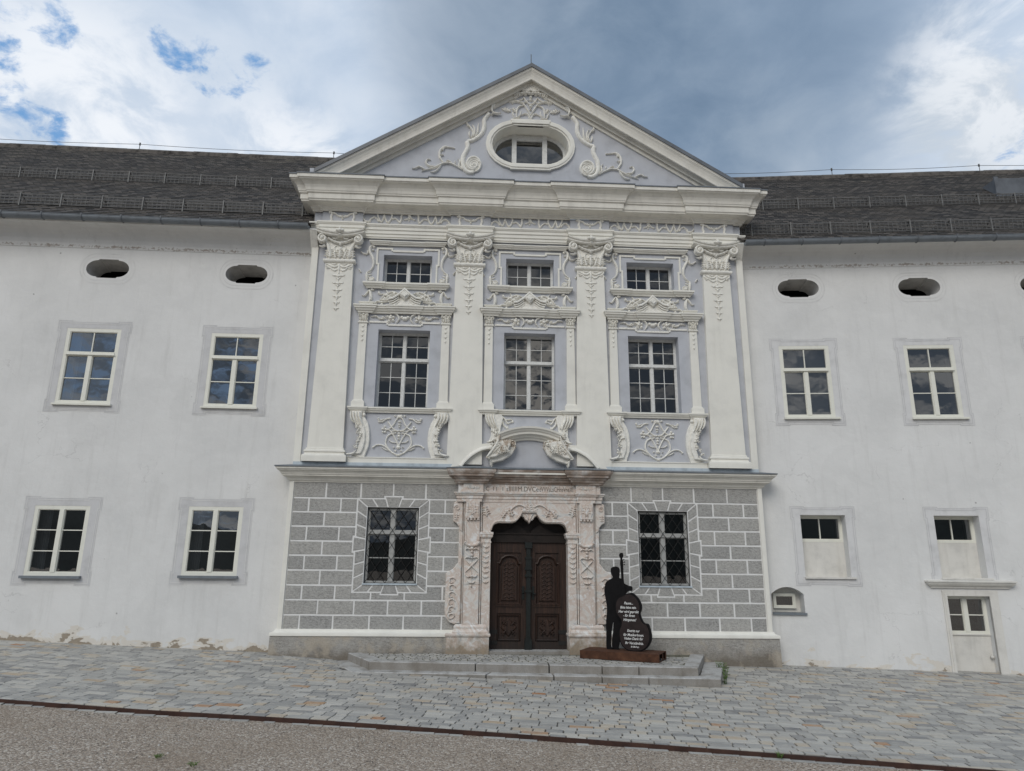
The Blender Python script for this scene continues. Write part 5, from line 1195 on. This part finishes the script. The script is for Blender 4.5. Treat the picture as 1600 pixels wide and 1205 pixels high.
# ================================================================== the two wings
def wing(label, side, ang, mat, upper, lower, ovals, guards, eave, vr, rods):
    T_ = thing('wing_building', label, 'building', (side * 5.75, .3, 0), ang)
    u0, u1 = (-17.0, .35) if side < 0 else (-.35, 17.0)
    V1 = 0.30
    rects = [(a - .0, b + .0, c, d) for a, b, c, d in upper] + [r[:4] for r in lower]
    mb = MB(); shapes = []
    for cx, cz in ovals:
        shapes.append(((cx - .75, cx + .75, cz - .4, cz + .4), ov_poly(cx, cz)))
    arch = [l for l in lower if len(l) > 4 and l[4] == 'arch']
    for l in arch:
        a, b, c, d = l[:4]; rects.remove(l[:4])
        shapes.append(((a - .05, b + .05, c - .05, d + .08), arch_poly(a, b, c, d)))
    wall(mb, u0, u1, -1.2, 9.80, 0.0, rects, shapes)
    # cove up to the gutter
    cv_ = [(0, 9.80)] + [(.02 + .46 * (1 - math.cos(t_)) , 9.82 + .50 * math.sin(t_)) for t_ in [math.pi / 2 * k / 7 for k in range(8)]] + [(.50, 10.36), (.3, 10.5)]
    mb.sweep([(u0, 0), (u1, 0)], cv_, False, False)
    for a, b, c, d in upper: reveal(mb, rectpoly(a, b, c, d), 0, .10)
    for l in lower:
        a, b, c, d = l[:4]
        if len(l) > 4 and l[4] == 'arch': reveal(mb, arch_poly(a, b, c, d), 0, .34)
        else: reveal(mb, rectpoly(a, b, c, d), 0, .34 if len(l) > 4 else .10)
    for cx, cz in ovals:
        pass
    wl = mb.build('wall', mat, T_)
    for cx, cz in ovals:
        mb = MB(); Q = rectpoly(cx - 1.1, cx + 1.1, cz - .6, cz + .5); P2 = [(cx + (x - cx) * .92, cz + (z - cz) * .85 - .04) for x, z in ov_poly(cx, cz)]
        reveal(mb, Q, .63, 2.4); mb.add([(p[0], 2.4, p[1]) for p in Q], [(0, 1, 2, 3)])
        vo = mb.build('attic_opening', 'interior', T_)
        P_ = ov_poly(cx, cz); n = len(P_); mb = MB(); mb.add([(x, .0, z) for x, z in P_] + [(x, .62, z) for x, z in P2], [(i, (i + 1) % n, (i + 1) % n + n, i + n) for i in range(n)]); mb.build('opening_reveal', 'opening_plaster', vo)
        mb = MB()
        for r0, r1 in ((.06, .075), (.13, .16)):
            o = [(cx + (x - cx) * (1 + r1 / .54), cz + (z - cz) * (1 + r1 / .26)) for x, z in ov_poly(cx, cz, .0)]; i_ = [(cx + (x - cx) * (1 + r0 / .54), cz + (z - cz) * (1 + r0 / .26)) for x, z in ov_poly(cx, cz, .0)]
            band(mb, o, i_, -.004)
        mb.build('painted_ring', 'band_line', vo)
    # roof of slate courses, laid as lapped strips
    ez = eave; S_ = .964; mb = MB(); n = 54
    ve = -.51
    for k in range(n):
        a = k / n; b = (k + 1) / n
        va, vb = ve + (vr - ve) * a, ve + (vr - ve) * b
        za, zb = ez + S_ * (va - ve), ez + S_ * (vb - ve)
        lim = .06 if vb < .25 else (2.2 if vb < 3.0 else 5.75)    # the lower courses stop at the side of the gabled front
        U0, U1 = (u0, lim) if side < 0 else (-min(lim, 1.2), u1)
        e = .02
        mb.add([(U0, va - .004, za - .004), (U1, va - .004, za - .004), (U1, va - e * .7, za + e * .7), (U0, va - e * .7, za + e * .7), (U0, vb, zb), (U1, vb, zb)], [(0, 1, 2, 3), (3, 2, 5, 4)])
    zr = ez + S_ * (vr - ve)
    mb.add([(U0, vr, zr), (U1, vr, zr), (U1, 12, zr - 6), (U0, 12, zr - 6)], [(0, 1, 2, 3)])
    rf = mb.build('roof', 'slate', T_)
    mb = MB(); x = U0
    while x < U1:
        l = random.uniform(.36, .42); mb.sweep([(x, vr), (x + l * 1.04, vr)], [(.16, zr - .15), (.15, zr - .02), (.09, zr + .055 + random.uniform(-.008, .012)), (0, zr + .085), (-.15, zr - .02)]); x += l
    mb.build('ridge', 'ridge_tile', rf)
    mb = MB(); hh = zr + .30; pts = []
    for a, b in zip(rods, rods[1:]): pts += [(a + (b - a) * k / 8, vr, hh - .06 * math.sin(k * math.pi / 8)) for k in range(8)]
    pts.append((rods[-1], vr, hh)); mb.tube(pts, .009, 4)
    for a in rods: mb.tube([(a, vr, zr), (a, vr, hh)], .012, 5); mb.tube([(a, vr, hh - .04), (a, vr, hh + .05)], .03, 6)
    mb.build('lightning_wire', 'guard_steel', rf)
    # snow guards
    for v, off in guards:
        mb = MB(); pm_ = MB(); z0 = ez + S_ * (v - ve) + .03; g0, g1 = (u0, .25) if side < 0 else (-.25, u1); h = .30
        if v > 1: g0, g1 = (u0, .30) if side < 0 else (-.30, u1)
        for dz in (.02, .11, .20, h): mb.box(g0, g1, v - .010, v + .010, z0 + dz - .010 - .006 * (dz == h), z0 + dz + .010)
        x = g0
        while x < g1: mb.box(x - .009, x + .009, v - .006, v + .006, z0, z0 + h); x += .115
        x = g0 + off
        while x < g1:
            pm_.box(x - .014, x + .014, v - .03, v - .010, z0 - .05, z0 + h + .03)
            pm_.add([(x - .018, v, z0 + h), (x + .018, v, z0 + h), (x + .018, v + .22, z0 + .2), (x - .018, v + .22, z0 + .2)], [(0, 1, 2, 3)])
            x += 1.05
        mb.build('snow_guard', 'guard_steel', rf); pm_.build('guard_post', 'post_steel', rf)
    # gutter
    mb = MB(); gv = -.61; gzc = ez - .09; r = .105
    prof = [(-(gv) - 0 + r * math.cos(t_) * 1.0, gzc + r * math.sin(t_)) for t_ in [math.pi * (1 + k / 10) for k in range(11)]]
    prof = [(-gv + r * math.cos(t_), gzc + r * math.sin(t_)) for t_ in [math.pi + math.pi * k / 10 for k in range(11)]]
    g0, g1 = (u0, -.06) if side < 0 else (.06, u1)
    mb.sweep([(g0, 0), (g1, 0)], prof + [(-gv + r + .012, gzc + .012), (-gv + r, gzc + .022), (-gv + r - .015, gzc + .005)] )
    mb.box(g0, g1, gv + r - .01, -.43, gzc - .02, gzc + .03)
    gt = mb.build('gutter', 'zinc', T_)
    mb = MB(); x = g0 + .5
    while x < g1:
        mb.tube([(x, gv + (r + .012) * math.cos(t_), gzc + (r + .012) * math.sin(t_)) for t_ in [math.pi * (1 + k / 8) for k in range(9)]], .010, 4)
        mb.box(x - .012, x + .012, gv - r - .015, gv - r + .01, gzc, gzc + .04); x += .98
    mb.build('gutter_bracket', 'lead_roof', gt)
    return T_
def ov_poly(cx, cz, st=1.0):
    """lying oval with a small step in its straight head and foot"""
    r = []; rx, rz, fl = .54, .26, .26
    for k in range(17):
        a = -math.pi / 2 + math.pi * k / 16; r.append((cx + fl + (rx - fl) * math.cos(a), cz + (rz - .03 * st) * math.sin(a)))
    r += [(cx + fl - .02, cz + rz), (cx - fl + .02, cz + rz)]
    for k in range(17):
        a = math.pi / 2 + math.pi * k / 16; r.append((cx - fl + (rx - fl) * math.cos(a), cz + (rz - .03 * st) * math.sin(a)))
    r += [(cx - fl + .02, cz - rz), (cx + fl - .02, cz - rz)]
    return r
def arch_poly(a, b, c, d):
    r = [(a, c), (b, c)]; h = .17
    for k in range(9):
        t_ = k / 8; r.append((b + (a - b) * t_, d - h + h * math.sin(math.pi * t_) ** .8 if 0 < k < 8 else d - h))
    return r
LU = [(-5.97, -4.64, 5.64, 7.61), (-2.395, -1.096, 5.64, 7.59), (-9.6, -8.3, 5.64, 7.6)]
LL = [(-5.975, -4.71, 1.55, 3.165), (-2.42, -1.14, 1.585, 3.195), (-9.6, -8.3, 1.55, 3.165)]
LO = [(-5.24, 9.26), (-1.70, 9.24), (-8.9, 9.26)]
left = wing('long white wing left of the gabled front, two tall windows over two six-pane ones', -1, R_(0.77267833), 'limewash_left', LU, LL, LO, [(2.0, .35), (-.02, .85)], 10.497, 5.05, [-20.5, -14.3, -7.6, -.85, 6])
RU = [(.88, 2.16, 5.645, 7.60), (4.06, 5.32, 5.63, 7.585), (7.25, 8.55, 5.64, 7.59)]
RN = [(1.035, 2.12, 1.69, 3.19, 'niche'), (4.235, 5.295, 1.705, 3.19, 'niche'), (.175, .95, .85, 1.46, 'arch'), (4.27, 5.25, -.6, 1.30, 'door')]
RO = [(1.54, 9.235), (4.69, 9.215), (7.81, 9.22)]
right = wing('long white wing right of the gabled front, with half walled-up lower windows', 1, R_(-6.83854714), 'limewash_right', RU, RN, RO, [(1.60, .55), (-.22, .62)], 10.427, 4.4, [-4.5, -.4, 4.65, 9.6, 14.6, 18])
def eared(x0, x1, z0, z1, b, e, top=True):
    """painted surround outline with small ears at its corners"""
    X0, X1, Z0, Z1 = x0 - b, x1 + b, z0 - b * .95, z1 + b
    k = .30
    return [(X0 - e, Z0), (X0 + k, Z0), (X0 + k, Z0 + e), (X1 - k, Z0 + e), (X1 - k, Z0), (X1 + e, Z0), (X1 + e, Z0 + k), (X1, Z0 + k), (X1, Z1 - k), (X1 + e, Z1 - k), (X1 + e, Z1), (X1 - k, Z1), (X1 - k, Z1 - e), (X0 + k, Z1 - e), (X0 + k, Z1), (X0 - e, Z1), (X0 - e, Z1 - k), (X0, Z1 - k), (X0, Z0 + k), (X0 - e, Z0 + k)]
def inner_match(x0, x1, z0, z1):
    k = .10
    return [(x0, z0), (x0 + k, z0), (x0 + k + .01, z0), (x1 - k, z0), (x1 - k + .01, z0), (x1, z0), (x1, z0 + k), (x1, z0 + k + .01), (x1, z1 - k), (x1, z1 - k + .01), (x1, z1), (x1 - k, z1), (x1 - k - .01, z1), (x0 + k, z1), (x0 + k - .01, z1), (x0, z1), (x0, z1 - k), (x0, z1 - k - .01), (x0, z0 + k), (x0, z0 + k - .01)]
def surround(f, r, b=.20, e=.035, line='band_line', bandm='window_band'):
    o = eared(*r, b, e); i_ = inner_match(*r)
    mb = MB(); band(mb, o, i_, -.004); mb.build('painted_band', bandm, f)
    l0 = inset(o, .030); l1 = inset(o, .048); mb = MB(); band(mb, l0, l1, -.008); mb.build('painted_line', line, f)
    l0 = inset(o, -.012); mb = MB(); band(mb, l0, o, -.006); mb.build('outer_line', line, f)
for k, r in enumerate(LU):
    f = window(left, 'window', *r, .035, 1, 2, 2, 'frame_cream', 'glass', fw=.085, transom=r[2] + 1.30, mid='lower', curtain=[(.0, .22)] if k == 0 else None)
    surround(f, r)
    mb = MB(); mb.box(r[0] - .04, r[1] + .04, -.075, .0, r[2] - .03, r[2] + .015); mb.build('sill', 'frame_cream', f)
for k, r in enumerate(LL):
    f = window(left, 'window', *r, .035, 1, 3, 2, 'frame_cream', 'glass', fw=.085, mid=True, curtain=[(.03, .25)])
    surround(f, r, .21)
    mb = MB(); mb.box(r[0] - .04, r[1] + .04, -.10, .0, r[2] - .055, r[2] + .005); mb.build('sill', 'zinc', f)
for k, r in enumerate(RU):
    f = window(right, 'window', *r, .035, 1, 2, 2, 'frame_cream', 'glass', fw=.085, transom=r[2] + 1.29, mid='lower', curtain=[(.02, .98)] if k == 0 else None)
    surround(f, r, .19, line='band_line_grey', bandm='window_band_faint')
    mb = MB(); mb.box(r[0] - .02, r[1] + .10, -.075, .0, r[2] - .03, r[2] + .015); mb.build('sill', 'frame_cream', f)
for r in RN[:2]:
    a, b, c, d = r[:4]
    f = window(right, 'window', a, b, 2.545, d, .30, 1, 1, 2, 'frame_cream', 'glass', fw=.06, mid=False)
    surround(f, (a, b, c, d), .20, .03, line='band_line_grey', bandm='window_band_faint')
    mb = MB(); mb.box(a, b, .27, .36, c, 2.545); mb.build('infill_panel', 'niche_plaster', f)
    mb = MB(); mb.box(a - .02, b + .10, -.06, .30, c - .03, c + .012); mb.build('sill', 'niche_plaster', f)
a, b, c, d = RN[2][:4]
f = window(right, 'window', a + .12, b - .12, c + .10, c + .45, .30, 1, 1, 1, 'frame_cream', 'glass', fw=.055, mid=False)
mb = MB(); wall(mb, a - .05, b + .05, c - .05, d + .05, .335, [(a + .12, b - .12, c + .10, c + .45)]); mb.build('infill_panel', 'niche_plaster', f)
mb = MB(); mb.box(a, b + .03, -.05, .34, c - .035, c + .012); mb.build('sill', 'zinc', f)
a, b, c, d = RN[3][:4]
f = window(right, 'window', a, b, .42, d, .22, 1, 2, 2, 'frame_cream', 'glass', fw=.06, mid=True)
mb = MB(); mb.box(a, b, .20, .34, -.8, .42); mb.box(a, b, .17, .25, .40, .43); mb.tube([(b - .06, .17, -.08), (b - .06, .10, -.08)], .035, 8); mb.build('infill_panel', 'niche_plaster', f)
mb = MB()
mb.box(a - .10, a, -.03, .05, -.8, d + .13); mb.box(b, b + .19, -.03, .05, -.8, d + .13); mb.box(a, b, -.03, .05, d, d + .13)
mb.box(a - .06, a, -.045, .05, -.8, d + .06); mb.build('door_surround', 'niche_plaster', f)
mb = MB(); mb.sweep([(3.97, .02), (3.97, 0), (5.70, 0), (5.70, .02)], [(.02, 1.47), (.04, 1.475), (.05, 1.51), (.10, 1.54), (.13, 1.58), (.135, 1.61), (.16, 1.615), (.16, 1.645), (0, 1.68)]); mb.build('hood', 'niche_plaster', f)
# roof window on the right wing, and the plaster corbels under both gutter ends
mb = MB(); S_ = .964; z0 = 10.427 + S_ * (2.2 + .51)
mb.add([(8.60, 2.2, z0 + .02), (9.75, 2.2, z0 + .02), (9.75, 2.2, z0 + .62), (8.60, 2.2, z0 + .62), (8.60, 2.9, z0 + .7), (9.75, 2.9, z0 + .7)], [(0, 1, 2, 3), (3, 2, 5, 4), (0, 3, 4)])
mb.box(8.53, 9.82, 2.16, 2.2, z0, z0 + .09); mb.box(8.53, 8.64, 2.15, 2.2, z0 + .09, z0 + .66); mb.build('roof_hatch', 'lead_roof', right)
for T_, s_ in ((left, -1), (right, 1)):
    mb = MB(); a, b = sorted((s_ * .02, s_ * -.16))
    mb.add([(a, -.62, 10.28), (b, -.62, 10.28), (b, .0, 10.28), (a, .0, 10.28), (a, -.18, 9.75), (b, -.18, 9.75), (b, 0, 9.70), (a, 0, 9.70)], [(0, 1, 5, 4), (0, 4, 7, 3), (1, 2, 6, 5), (4, 5, 6, 7), (0, 3, 2, 1)])
    mb.build('corbel', 'stucco_white', T_)

# ================================================================== ground
CURB = [(-40, -2.2), (-14, -4.75), (-8.33, -5.41), (-4.38, -5.95), (-.72, -6.70), (1.74, -7.27), (4.68, -7.97), (9.5, -9.2), (40, -17)]
def curb_y(x):
    for (x0, y0), (x1, y1) in zip(CURB, CURB[1:]):
        if x <= x1: return y0 + (y1 - y0) * (x - x0) / (x1 - x0)
    return CURB[-1][1]
def frange(a, b, n): return [a + (b - a) * i / n for i in range(n + 1)]
mb = MB()   # the gravel court: one wide sheet running under everything
xs = [-400, -150, -60] + frange(-30, 30, 60) + [60, 150, 400]; ys = [-400, -150, -60] + frange(-26, 14, 80) + [60, 400]
def gh(x, y): return gz(max(-16, min(16, x)), max(-30, y)) - .035 + (.012 * math.sin(x * 1.7 + y * .6) * math.sin(y * 1.3 - x * .4) if abs(x) < 30 and y < curb_y(x) - .4 else 0)
vs = [(x, y, gh(x, y)) for y in ys for x in xs]; nx = len(xs)
mb.add(vs, [(j * nx + i, j * nx + i + 1, (j + 1) * nx + i + 1, (j + 1) * nx + i) for j in range(len(ys) - 1) for i in range(nx - 1)], True)
mb.build('gravel', 'gravel', None, 'structure')
# joint bed of the paving
mb = MB(); xs = frange(-20, 20, 80)
rows = [[(x, 0.9 + (curb_y(x) + .04 - .9) * t_) for x in xs] for t_ in frange(0, 1, 20)]
vs = [(x, y, gz(x, y) - .012) for r in rows for x, y in r]; nx = len(xs)
mb.add(vs, [(j * nx + i, j * nx + i + 1, (j + 1) * nx + i + 1, (j + 1) * nx + i) for j in range(len(rows) - 1) for i in range(nx - 1)], True)
mb.build('paving_bed', 'paving_joint', None, 'structure')
# stones, laid in courses parallel to the steel edging
mb = MB(); rng = random.Random(5)
ca, sa = math.cos(-.155), math.sin(-.155)
v = -12.5
# steps outline for leaving the stones out under them
ST2 = [(-4.50, -.0), (-3.70, -1.88), (3.57, -2.65), (4.52, -.0)]
def inside(x, y, P):
    c = False
    for i in range(len(P)):
        (x0, y0), (x1, y1) = P[i], P[(i + 1) % len(P)]
        if (y0 > y) != (y1 > y) and x < (x1 - x0) * (y - y0) / (y1 - y0) + x0: c = not c
    return c
while v < 5.5:
    hgt = rng.choice((.13, .15, .17, .19)); u = -19 + rng.uniform(0, .4)
    while u < 19:
        l = rng.choice((.18, .22, .27, .32, .40)) * rng.uniform(.9, 1.1); g = .009
        cu, cv_ = u + l / 2, v + hgt / 2; x, y = cu * ca - cv_ * sa, cu * sa + cv_ * ca
        if -16 < x < 16 and y < .6 - (max(0, x - 6) * .12) and y > curb_y(x) + .12 and not (inside(x, y, ST2)) and not (abs(x) < 5.9 and y > -.10):
            P = []
            for du, dv in ((g, g), (l - g, g), (l - g, hgt - g), (g, hgt - g)):
                uu, vv = u + du + rng.uniform(-.004, .004), v + dv + rng.uniform(-.004, .004); P.append((uu * ca - vv * sa, uu * sa + vv * ca))
            dz = rng.uniform(-.003, .004); tx, ty = rng.uniform(-.006, .006), rng.uniform(-.006, .006); tone = rng.betavariate(2.2, 2.0) * .86
            if rng.random() < .10: tone = rng.uniform(.80, .92)
            if rng.random() < .012: tone = rng.uniform(.95, 1.0)
            b = .006; cxm, cym = x, y
            top = [(px, py, gz(px, py) + dz + (px - cxm) * tx + (py - cym) * ty) for px, py in P]
            ins = [(cxm + (px - cxm) * .965, cym + (py - cym) * .94, z_ + .006) for (px, py, z_) in top]
            bot = [(px, py, z_ - .02) for px, py, z_ in top]
            mb.add(ins + top + bot, [(0, 1, 2, 3)] + [(4 + i, 4 + (i + 1) % 4, (i + 1) % 4, i) for i in range(4)] + [(8 + i, 8 + (i + 1) % 4, 4 + (i + 1) % 4, 4 + i) for i in range(4)], False, tone)
        u += l
    v += hgt
mb.build('paving', 'paving_stone', None, 'structure')
# rusty steel edging with a row of pale setts on its gravel side
mb = MB(); vs = []; n = 0
cl = smooth(CURB[1:-1], .5)
for x, y in cl:
    z_ = gz(x, y); vs += [(x, y - .02, z_ - .1), (x, y - .02, z_ + .022), (x, y + .02, z_ + .022), (x, y + .02, z_ - .1)]
mb.add(vs, [(i * 4 + k, (i + 1) * 4 + k, (i + 1) * 4 + k + 1, i * 4 + k + 1) for i in range(len(cl) - 1) for k in range(3)])
mb.build('kerb', 'rust_dark', None, 'structure')
mb = MB(); x = -14
while x < 9.4:
    l = rng.uniform(.16, .34); y = curb_y(x); y2 = curb_y(x + l - .012); w_ = rng.uniform(.04, .08)
    if rng.random() < .86:
        vs = [(x, y - .03 - w_, gz(x, y) - .034), (x + l - .012, y2 - .03 - w_, gz(x, y) - .034), (x + l - .012, y2 - .022, gz(x, y) - .028), (x, y - .022, gz(x, y) - .028)]
        mb.add(vs + [(p[0], p[1], p[2] - .05) for p in vs], [(0, 1, 2, 3), (0, 4, 5, 1)], False, rng.uniform(.25, .6))
    x += l
mb.build('edge_setts', 'paving_stone', None, 'structure')
# loose pebbles give the gravel its relief
mb = MB()
for k in range(9000):
    x = rng.uniform(-7, 7); y = curb_y(x) - .1 - abs(rng.gauss(0, 1.4))
    r = rng.uniform(.006, .017); z_ = gh(x, y); a = rng.uniform(0, 3); c_, s2 = math.cos(a) * r, math.sin(a) * r
    mb.add([(x + c_, y + s2, z_), (x - s2 * .7, y + c_ * .7, z_), (x - c_, y - s2, z_), (x + s2 * .7, y - c_ * .7, z_), (x, y, z_ + r * .8)], [(0, 1, 4), (1, 2, 4), (2, 3, 4), (3, 0, 4)], False, min(1, rng.betavariate(2, 2)))
t = newmat('pebble', .9, .2); at = t.new('ShaderNodeAttribute', attribute_name='tone', attribute_type='GEOMETRY')
setc(t, t.ramp(at.outputs['Fac'], [(0, (.10, .085, .07)), (.45, (.24, .21, .18)), (.8, (.36, .33, .29)), (1, (.52, .50, .47))]))
mb.build('loose_pebbles', 'pebble', None, 'stuff')
bpy.data.objects['loose_pebbles']['label'] = 'loose pale pebbles scattered over the gravel court'; bpy.data.objects['loose_pebbles']['category'] = 'pebbles'
# wooded hill across the court, behind the viewer (only its reflection shows in the panes)
mb = MB(); n = 90; vs = []
for k in range(n + 1):
    a = math.pi * 1.02 + math.pi * .96 * k / n; r = 230
    h = 26 + 14 * math.sin(k * .13) + 6 * math.sin(k * .41 + 1) + rng.uniform(0, 4)
    vs += [(r * math.cos(a), r * math.sin(a), -3), (r * 1.3 * math.cos(a), r * 1.3 * math.sin(a), h)]
mb.add(vs, [(2 * k, 2 * k + 2, 2 * k + 3, 2 * k + 1) for k in range(n)], True); mb.build('hills', 'hill_green', None, 'structure')

# ---- entrance steps
ES = thing('entrance_steps', 'two low granite steps with a cobbled landing in front of the brown door', 'steps', (0, -1.2, -.3))
def Ls(pts): return [(x, y + 1.2) for x, y in pts]
def slab(mb, plan, z0, z1, b=.014):
    """stone block from a counter-clockwise plan with a worn, chamfered top edge"""
    ins = inset(plan, b); n = len(plan)
    mb.add([(x, y, z1) for x, y in ins], [tuple(range(n))])
    mb.add([(x, y, z1) for x, y in ins] + [(x, y, z1 - b) for x, y in plan] + [(x, y, z0) for x, y in plan], [(n + i, n + (i + 1) % n, (i + 1) % n, i) for i in range(n)] + [(2 * n + i, 2 * n + (i + 1) % n, n + (i + 1) % n, n + i) for i in range(n)])
def lerp(a, b, t_): return (a[0] + (b[0] - a[0]) * t_, a[1] + (b[1] - a[1]) * t_)
def step(corners, z0, z1, width, cuts):
    """U-shaped kerb of blocks: left side, front in pieces, right side"""
    BL, FL, FR, BR = corners; mb = MB()
    ux, uy = (FR[0] - FL[0]), (FR[1] - FL[1]); L = math.hypot(ux, uy); ux /= L; uy /= L; nx, ny = -uy, ux
    iFL = (FL[0] + nx * width + ux * width * .75, FL[1] + ny * width + uy * width * .75); iFR = (FR[0] + nx * width - ux * width * .75, FR[1] + ny * width - uy * width * .75)
    iBL = (BL[0] + width * 1.1, BL[1]); iBR = (BR[0] - width * 1.1, BR[1])
    g = .014; cs = [0] + cuts + [1]
    for a, b in zip(cs, cs[1:]):
        a2 = a + (g / L if a > 0 else 0); b2 = b - (g / L if b < 1 else 0)
        dz = random.uniform(-.004, .004)
        slab(mb, [lerp(FL, FR, a2), lerp(FL, FR, b2), lerp(iFL, iFR, b2 if b < 1 else 1), lerp(iFL, iFR, a2 if a > 0 else 0)], z0, z1 + dz)
    m = .5
    slab(mb, [lerp(BL, FL, .02), lerp(FL, BL, .003), iFL, iBL], z0, z1 + .002); slab(mb, [iFR, lerp(FR, BR, .003), BR, iBR], z0, z1 - .002)
    return mb, (iBL, iFL, iFR, iBR)
top = Ls([(-4.12, -.10), (-3.417, -1.57), (3.229, -2.33), (4.07, -.10)])
bot = Ls([(-4.50, -.10), (-3.70, -1.88), (3.57, -2.65), (4.52, -.10)])
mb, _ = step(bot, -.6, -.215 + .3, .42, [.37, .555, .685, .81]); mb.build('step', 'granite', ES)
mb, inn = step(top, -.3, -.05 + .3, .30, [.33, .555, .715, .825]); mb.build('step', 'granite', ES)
mb = MB(); mb.add([(p[0], p[1], -.065 + .3) for p in (inn[0], inn[1], inn[2], inn[3])], [(0, 1, 2, 3)])
ldg = mb.build('landing_bed', 'moss_joint', ES)
mb = MB(); P = [inn[0], inn[1], inn[2], inn[3]]; y = -2.3 + 1.2
while y < 1.1:
    x = -4.2 + rng.uniform(0, .1); h = rng.uniform(.11, .14)
    while x < 4.2:
        l = rng.uniform(.12, .20); yy = y - .09 * (x + 3) * .9
        q = [(x, yy), (x + l - .02, yy - .08 * l), (x + l - .02, yy + h - .02 - .08 * l), (x, yy + h - .02)]
        if inside(x + l / 2, yy + h / 2, P):
            z_ = -.056 + .3 + rng.uniform(-.005, .001)
            mb.add([(a + (x + l / 2 - a) * .12, b + (yy + h / 2 - b) * .12, z_) for a, b in q] + [(a, b, z_ - .012) for a, b in q], [(0, 1, 2, 3)] + [(4 + i, 4 + (i + 1) % 4, (i + 1) % 4, i) for i in range(4)], False, rng.betavariate(2, 2) * .8)
        x += l
    y += h
mb.build('landing_cobbles', 'paving_stone', ES)

# ================================================================== the steel bass player
SG = thing('silhouette_sign', 'black steel cut-out of a musician with a lettered double bass on a rusty base', 'sign', (1.97, -.86, -.05), R_(-26))
dz = .05
mb = MB(); u0, u1, v0, v1, z0, z1 = -.80, .93, -.44, .36, .0, .16
t_ = .012
mb.box(u0, u1, v0, v1, z1 - t_, z1); mb.box(u0, u1, v0, v0 + t_, z0, z1 - t_); mb.box(u0, u1, v1 - t_, v1, z0, z1 - t_); mb.box(u0, u0 + t_, v0 + t_, v1 - t_, z0, z1 - t_)
# right end with two openings
for a, b in ((v0 + t_, v0 + .09), (-.06, .03), (v1 - .10, v1 - t_)): mb.box(u1 - t_, u1, a, b, z0, z1 - t_)
mb.box(u1 - t_, u1, v0 + .09, v1 - .1, z0, z0 + .015); mb.box(u0 + .05, u1 - .05, -.02, -.01, z0, z1 - t_)
mb.build('base', 'rust', SG)
def plate(poly, v, th, name, mat, parent):
    mb = MB(); mb.prism([(x, z + dz) for x, z in poly], v, v + th, False, True); return mb.build(name, mat, parent)
man = [(x, z) for x, z in MAN]
plate(smooth(man, .03)[:-1], .06, .012, 'player_figure', 'sign_black', SG)
mb = MB()   # neck, scroll and tuning pegs of the bass
mb.prism([(x, z + dz) for x, z in smooth(NECK, .02)[:-1]], .035, .05, False, True)
for k, (x, z) in enumerate(((.085, 2.04), (.10, 1.985), (.095, 1.93))):
    mb.tube([(x - .03, .043, z + dz), (x + .03, .043, z + dz + .008)], .007, 6); mb.blob(x + .035, z + dz + .01, .015, .045, .012)
mb.build('bass_neck', 'sign_black', SG)
bass = plate(smooth(BASSO, .03)[:-1], -.08, .10, 'bass_body', 'sign_black', SG)
mb = MB(); mb.prism([(x, z + dz) for x, z in smooth(BASSI, .03)[:-1]], -.092, -.078); mb.build('bass_front', 'sign_brown', bass)
lines = ['Pause...', 'Bitte leise sein.', 'Hier wird geprobt', '- für Ihren', 'Hörgenuss!', 'Eintritt nur', 'für MusikerInnen.', 'Vielen Dank für', 'Ihr Verständnis.', 'Ihr CMA-Team']
mes = []
for (a, b, line) in zip(TXT, TXTE, lines):
    small = line.startswith('Ihr CMA'); wd = b[0] - a[0]
    sl = math.atan2(0.0, 1)
    mes.append(text_mesh(line, .050 if small else .076, 'lettering', None, 't', Matrix.Translation((a[0] + .01, -.0935, a[1] + dz - .03)) @ pl, shear=.28, width=wd, ext=.001, bold=0.0009))
join_meshes(mes, 'lettering', 'lettering', bass)

# ================================================================== weeds
def weed(label, x, y, n, h, spread, z=None):
    z = gz(x, y) if z is None else z
    o = thing('weed', label, 'weed', (x, y, z), 0, 'weeds sprouting from the paving and gravel'); mb = MB(); st = MB(); rg = random.Random(int(x * 100))
    for k in range(n):
        a = rg.uniform(0, 6.28); l = h * rg.uniform(.5, 1); r = spread * rg.uniform(.3, 1); bx_, by_ = rg.uniform(-.5, .5) * spread, rg.uniform(-.5, .5) * spread
        tip = (bx_ + math.cos(a) * r, by_ + math.sin(a) * r, l); md = (bx_ + math.cos(a) * r * .35, by_ + math.sin(a) * r * .35, l * .62)
        st.tube([(bx_, by_, -.01), md, tip], [.004, .003, .0015], 4)
        for q in range(4):
            f = .3 + .2 * q; p = Vector((bx_, by_, 0)).lerp(Vector(tip), f); b2 = rg.uniform(0, 6.28); ll = h * .16 * rg.uniform(.6, 1.2) + .012
            e = Vector((math.cos(b2) * ll, math.sin(b2) * ll, ll * .3)); s2 = Vector((-math.sin(b2), math.cos(b2), 0)) * ll * .28
            mb.add([p, p + e * .5 + s2, p + e, p + e * .5 - s2], [(0, 1, 2, 3)])
    st.build('stem', 'leaf', o); mb.build('leaves', 'leaf', o); return o
weed('tall straggly green weed growing at the right end of the stone steps', 3.78, -2.25, 9, .32, .08)
weed('low green weed in the corner behind the right end of the upper step', 4.12, -1.0, 14, .16, .14, -.215)
weed('thin green weed standing in the paving right of the stone steps', 4.02, -1.6, 7, .40, .08)
weed('small dark weed tuft low in the gravel near the left corner', -4.85, -8.05, 12, .03, .06)
weed('small weed tuft in the gravel, right of the one by the left corner', -4.35, -8.35, 12, .03, .08)
weed('tiny weed sprouting beside the steel edging in front of the right wing', 2.62, -7.55, 12, .06, .07)
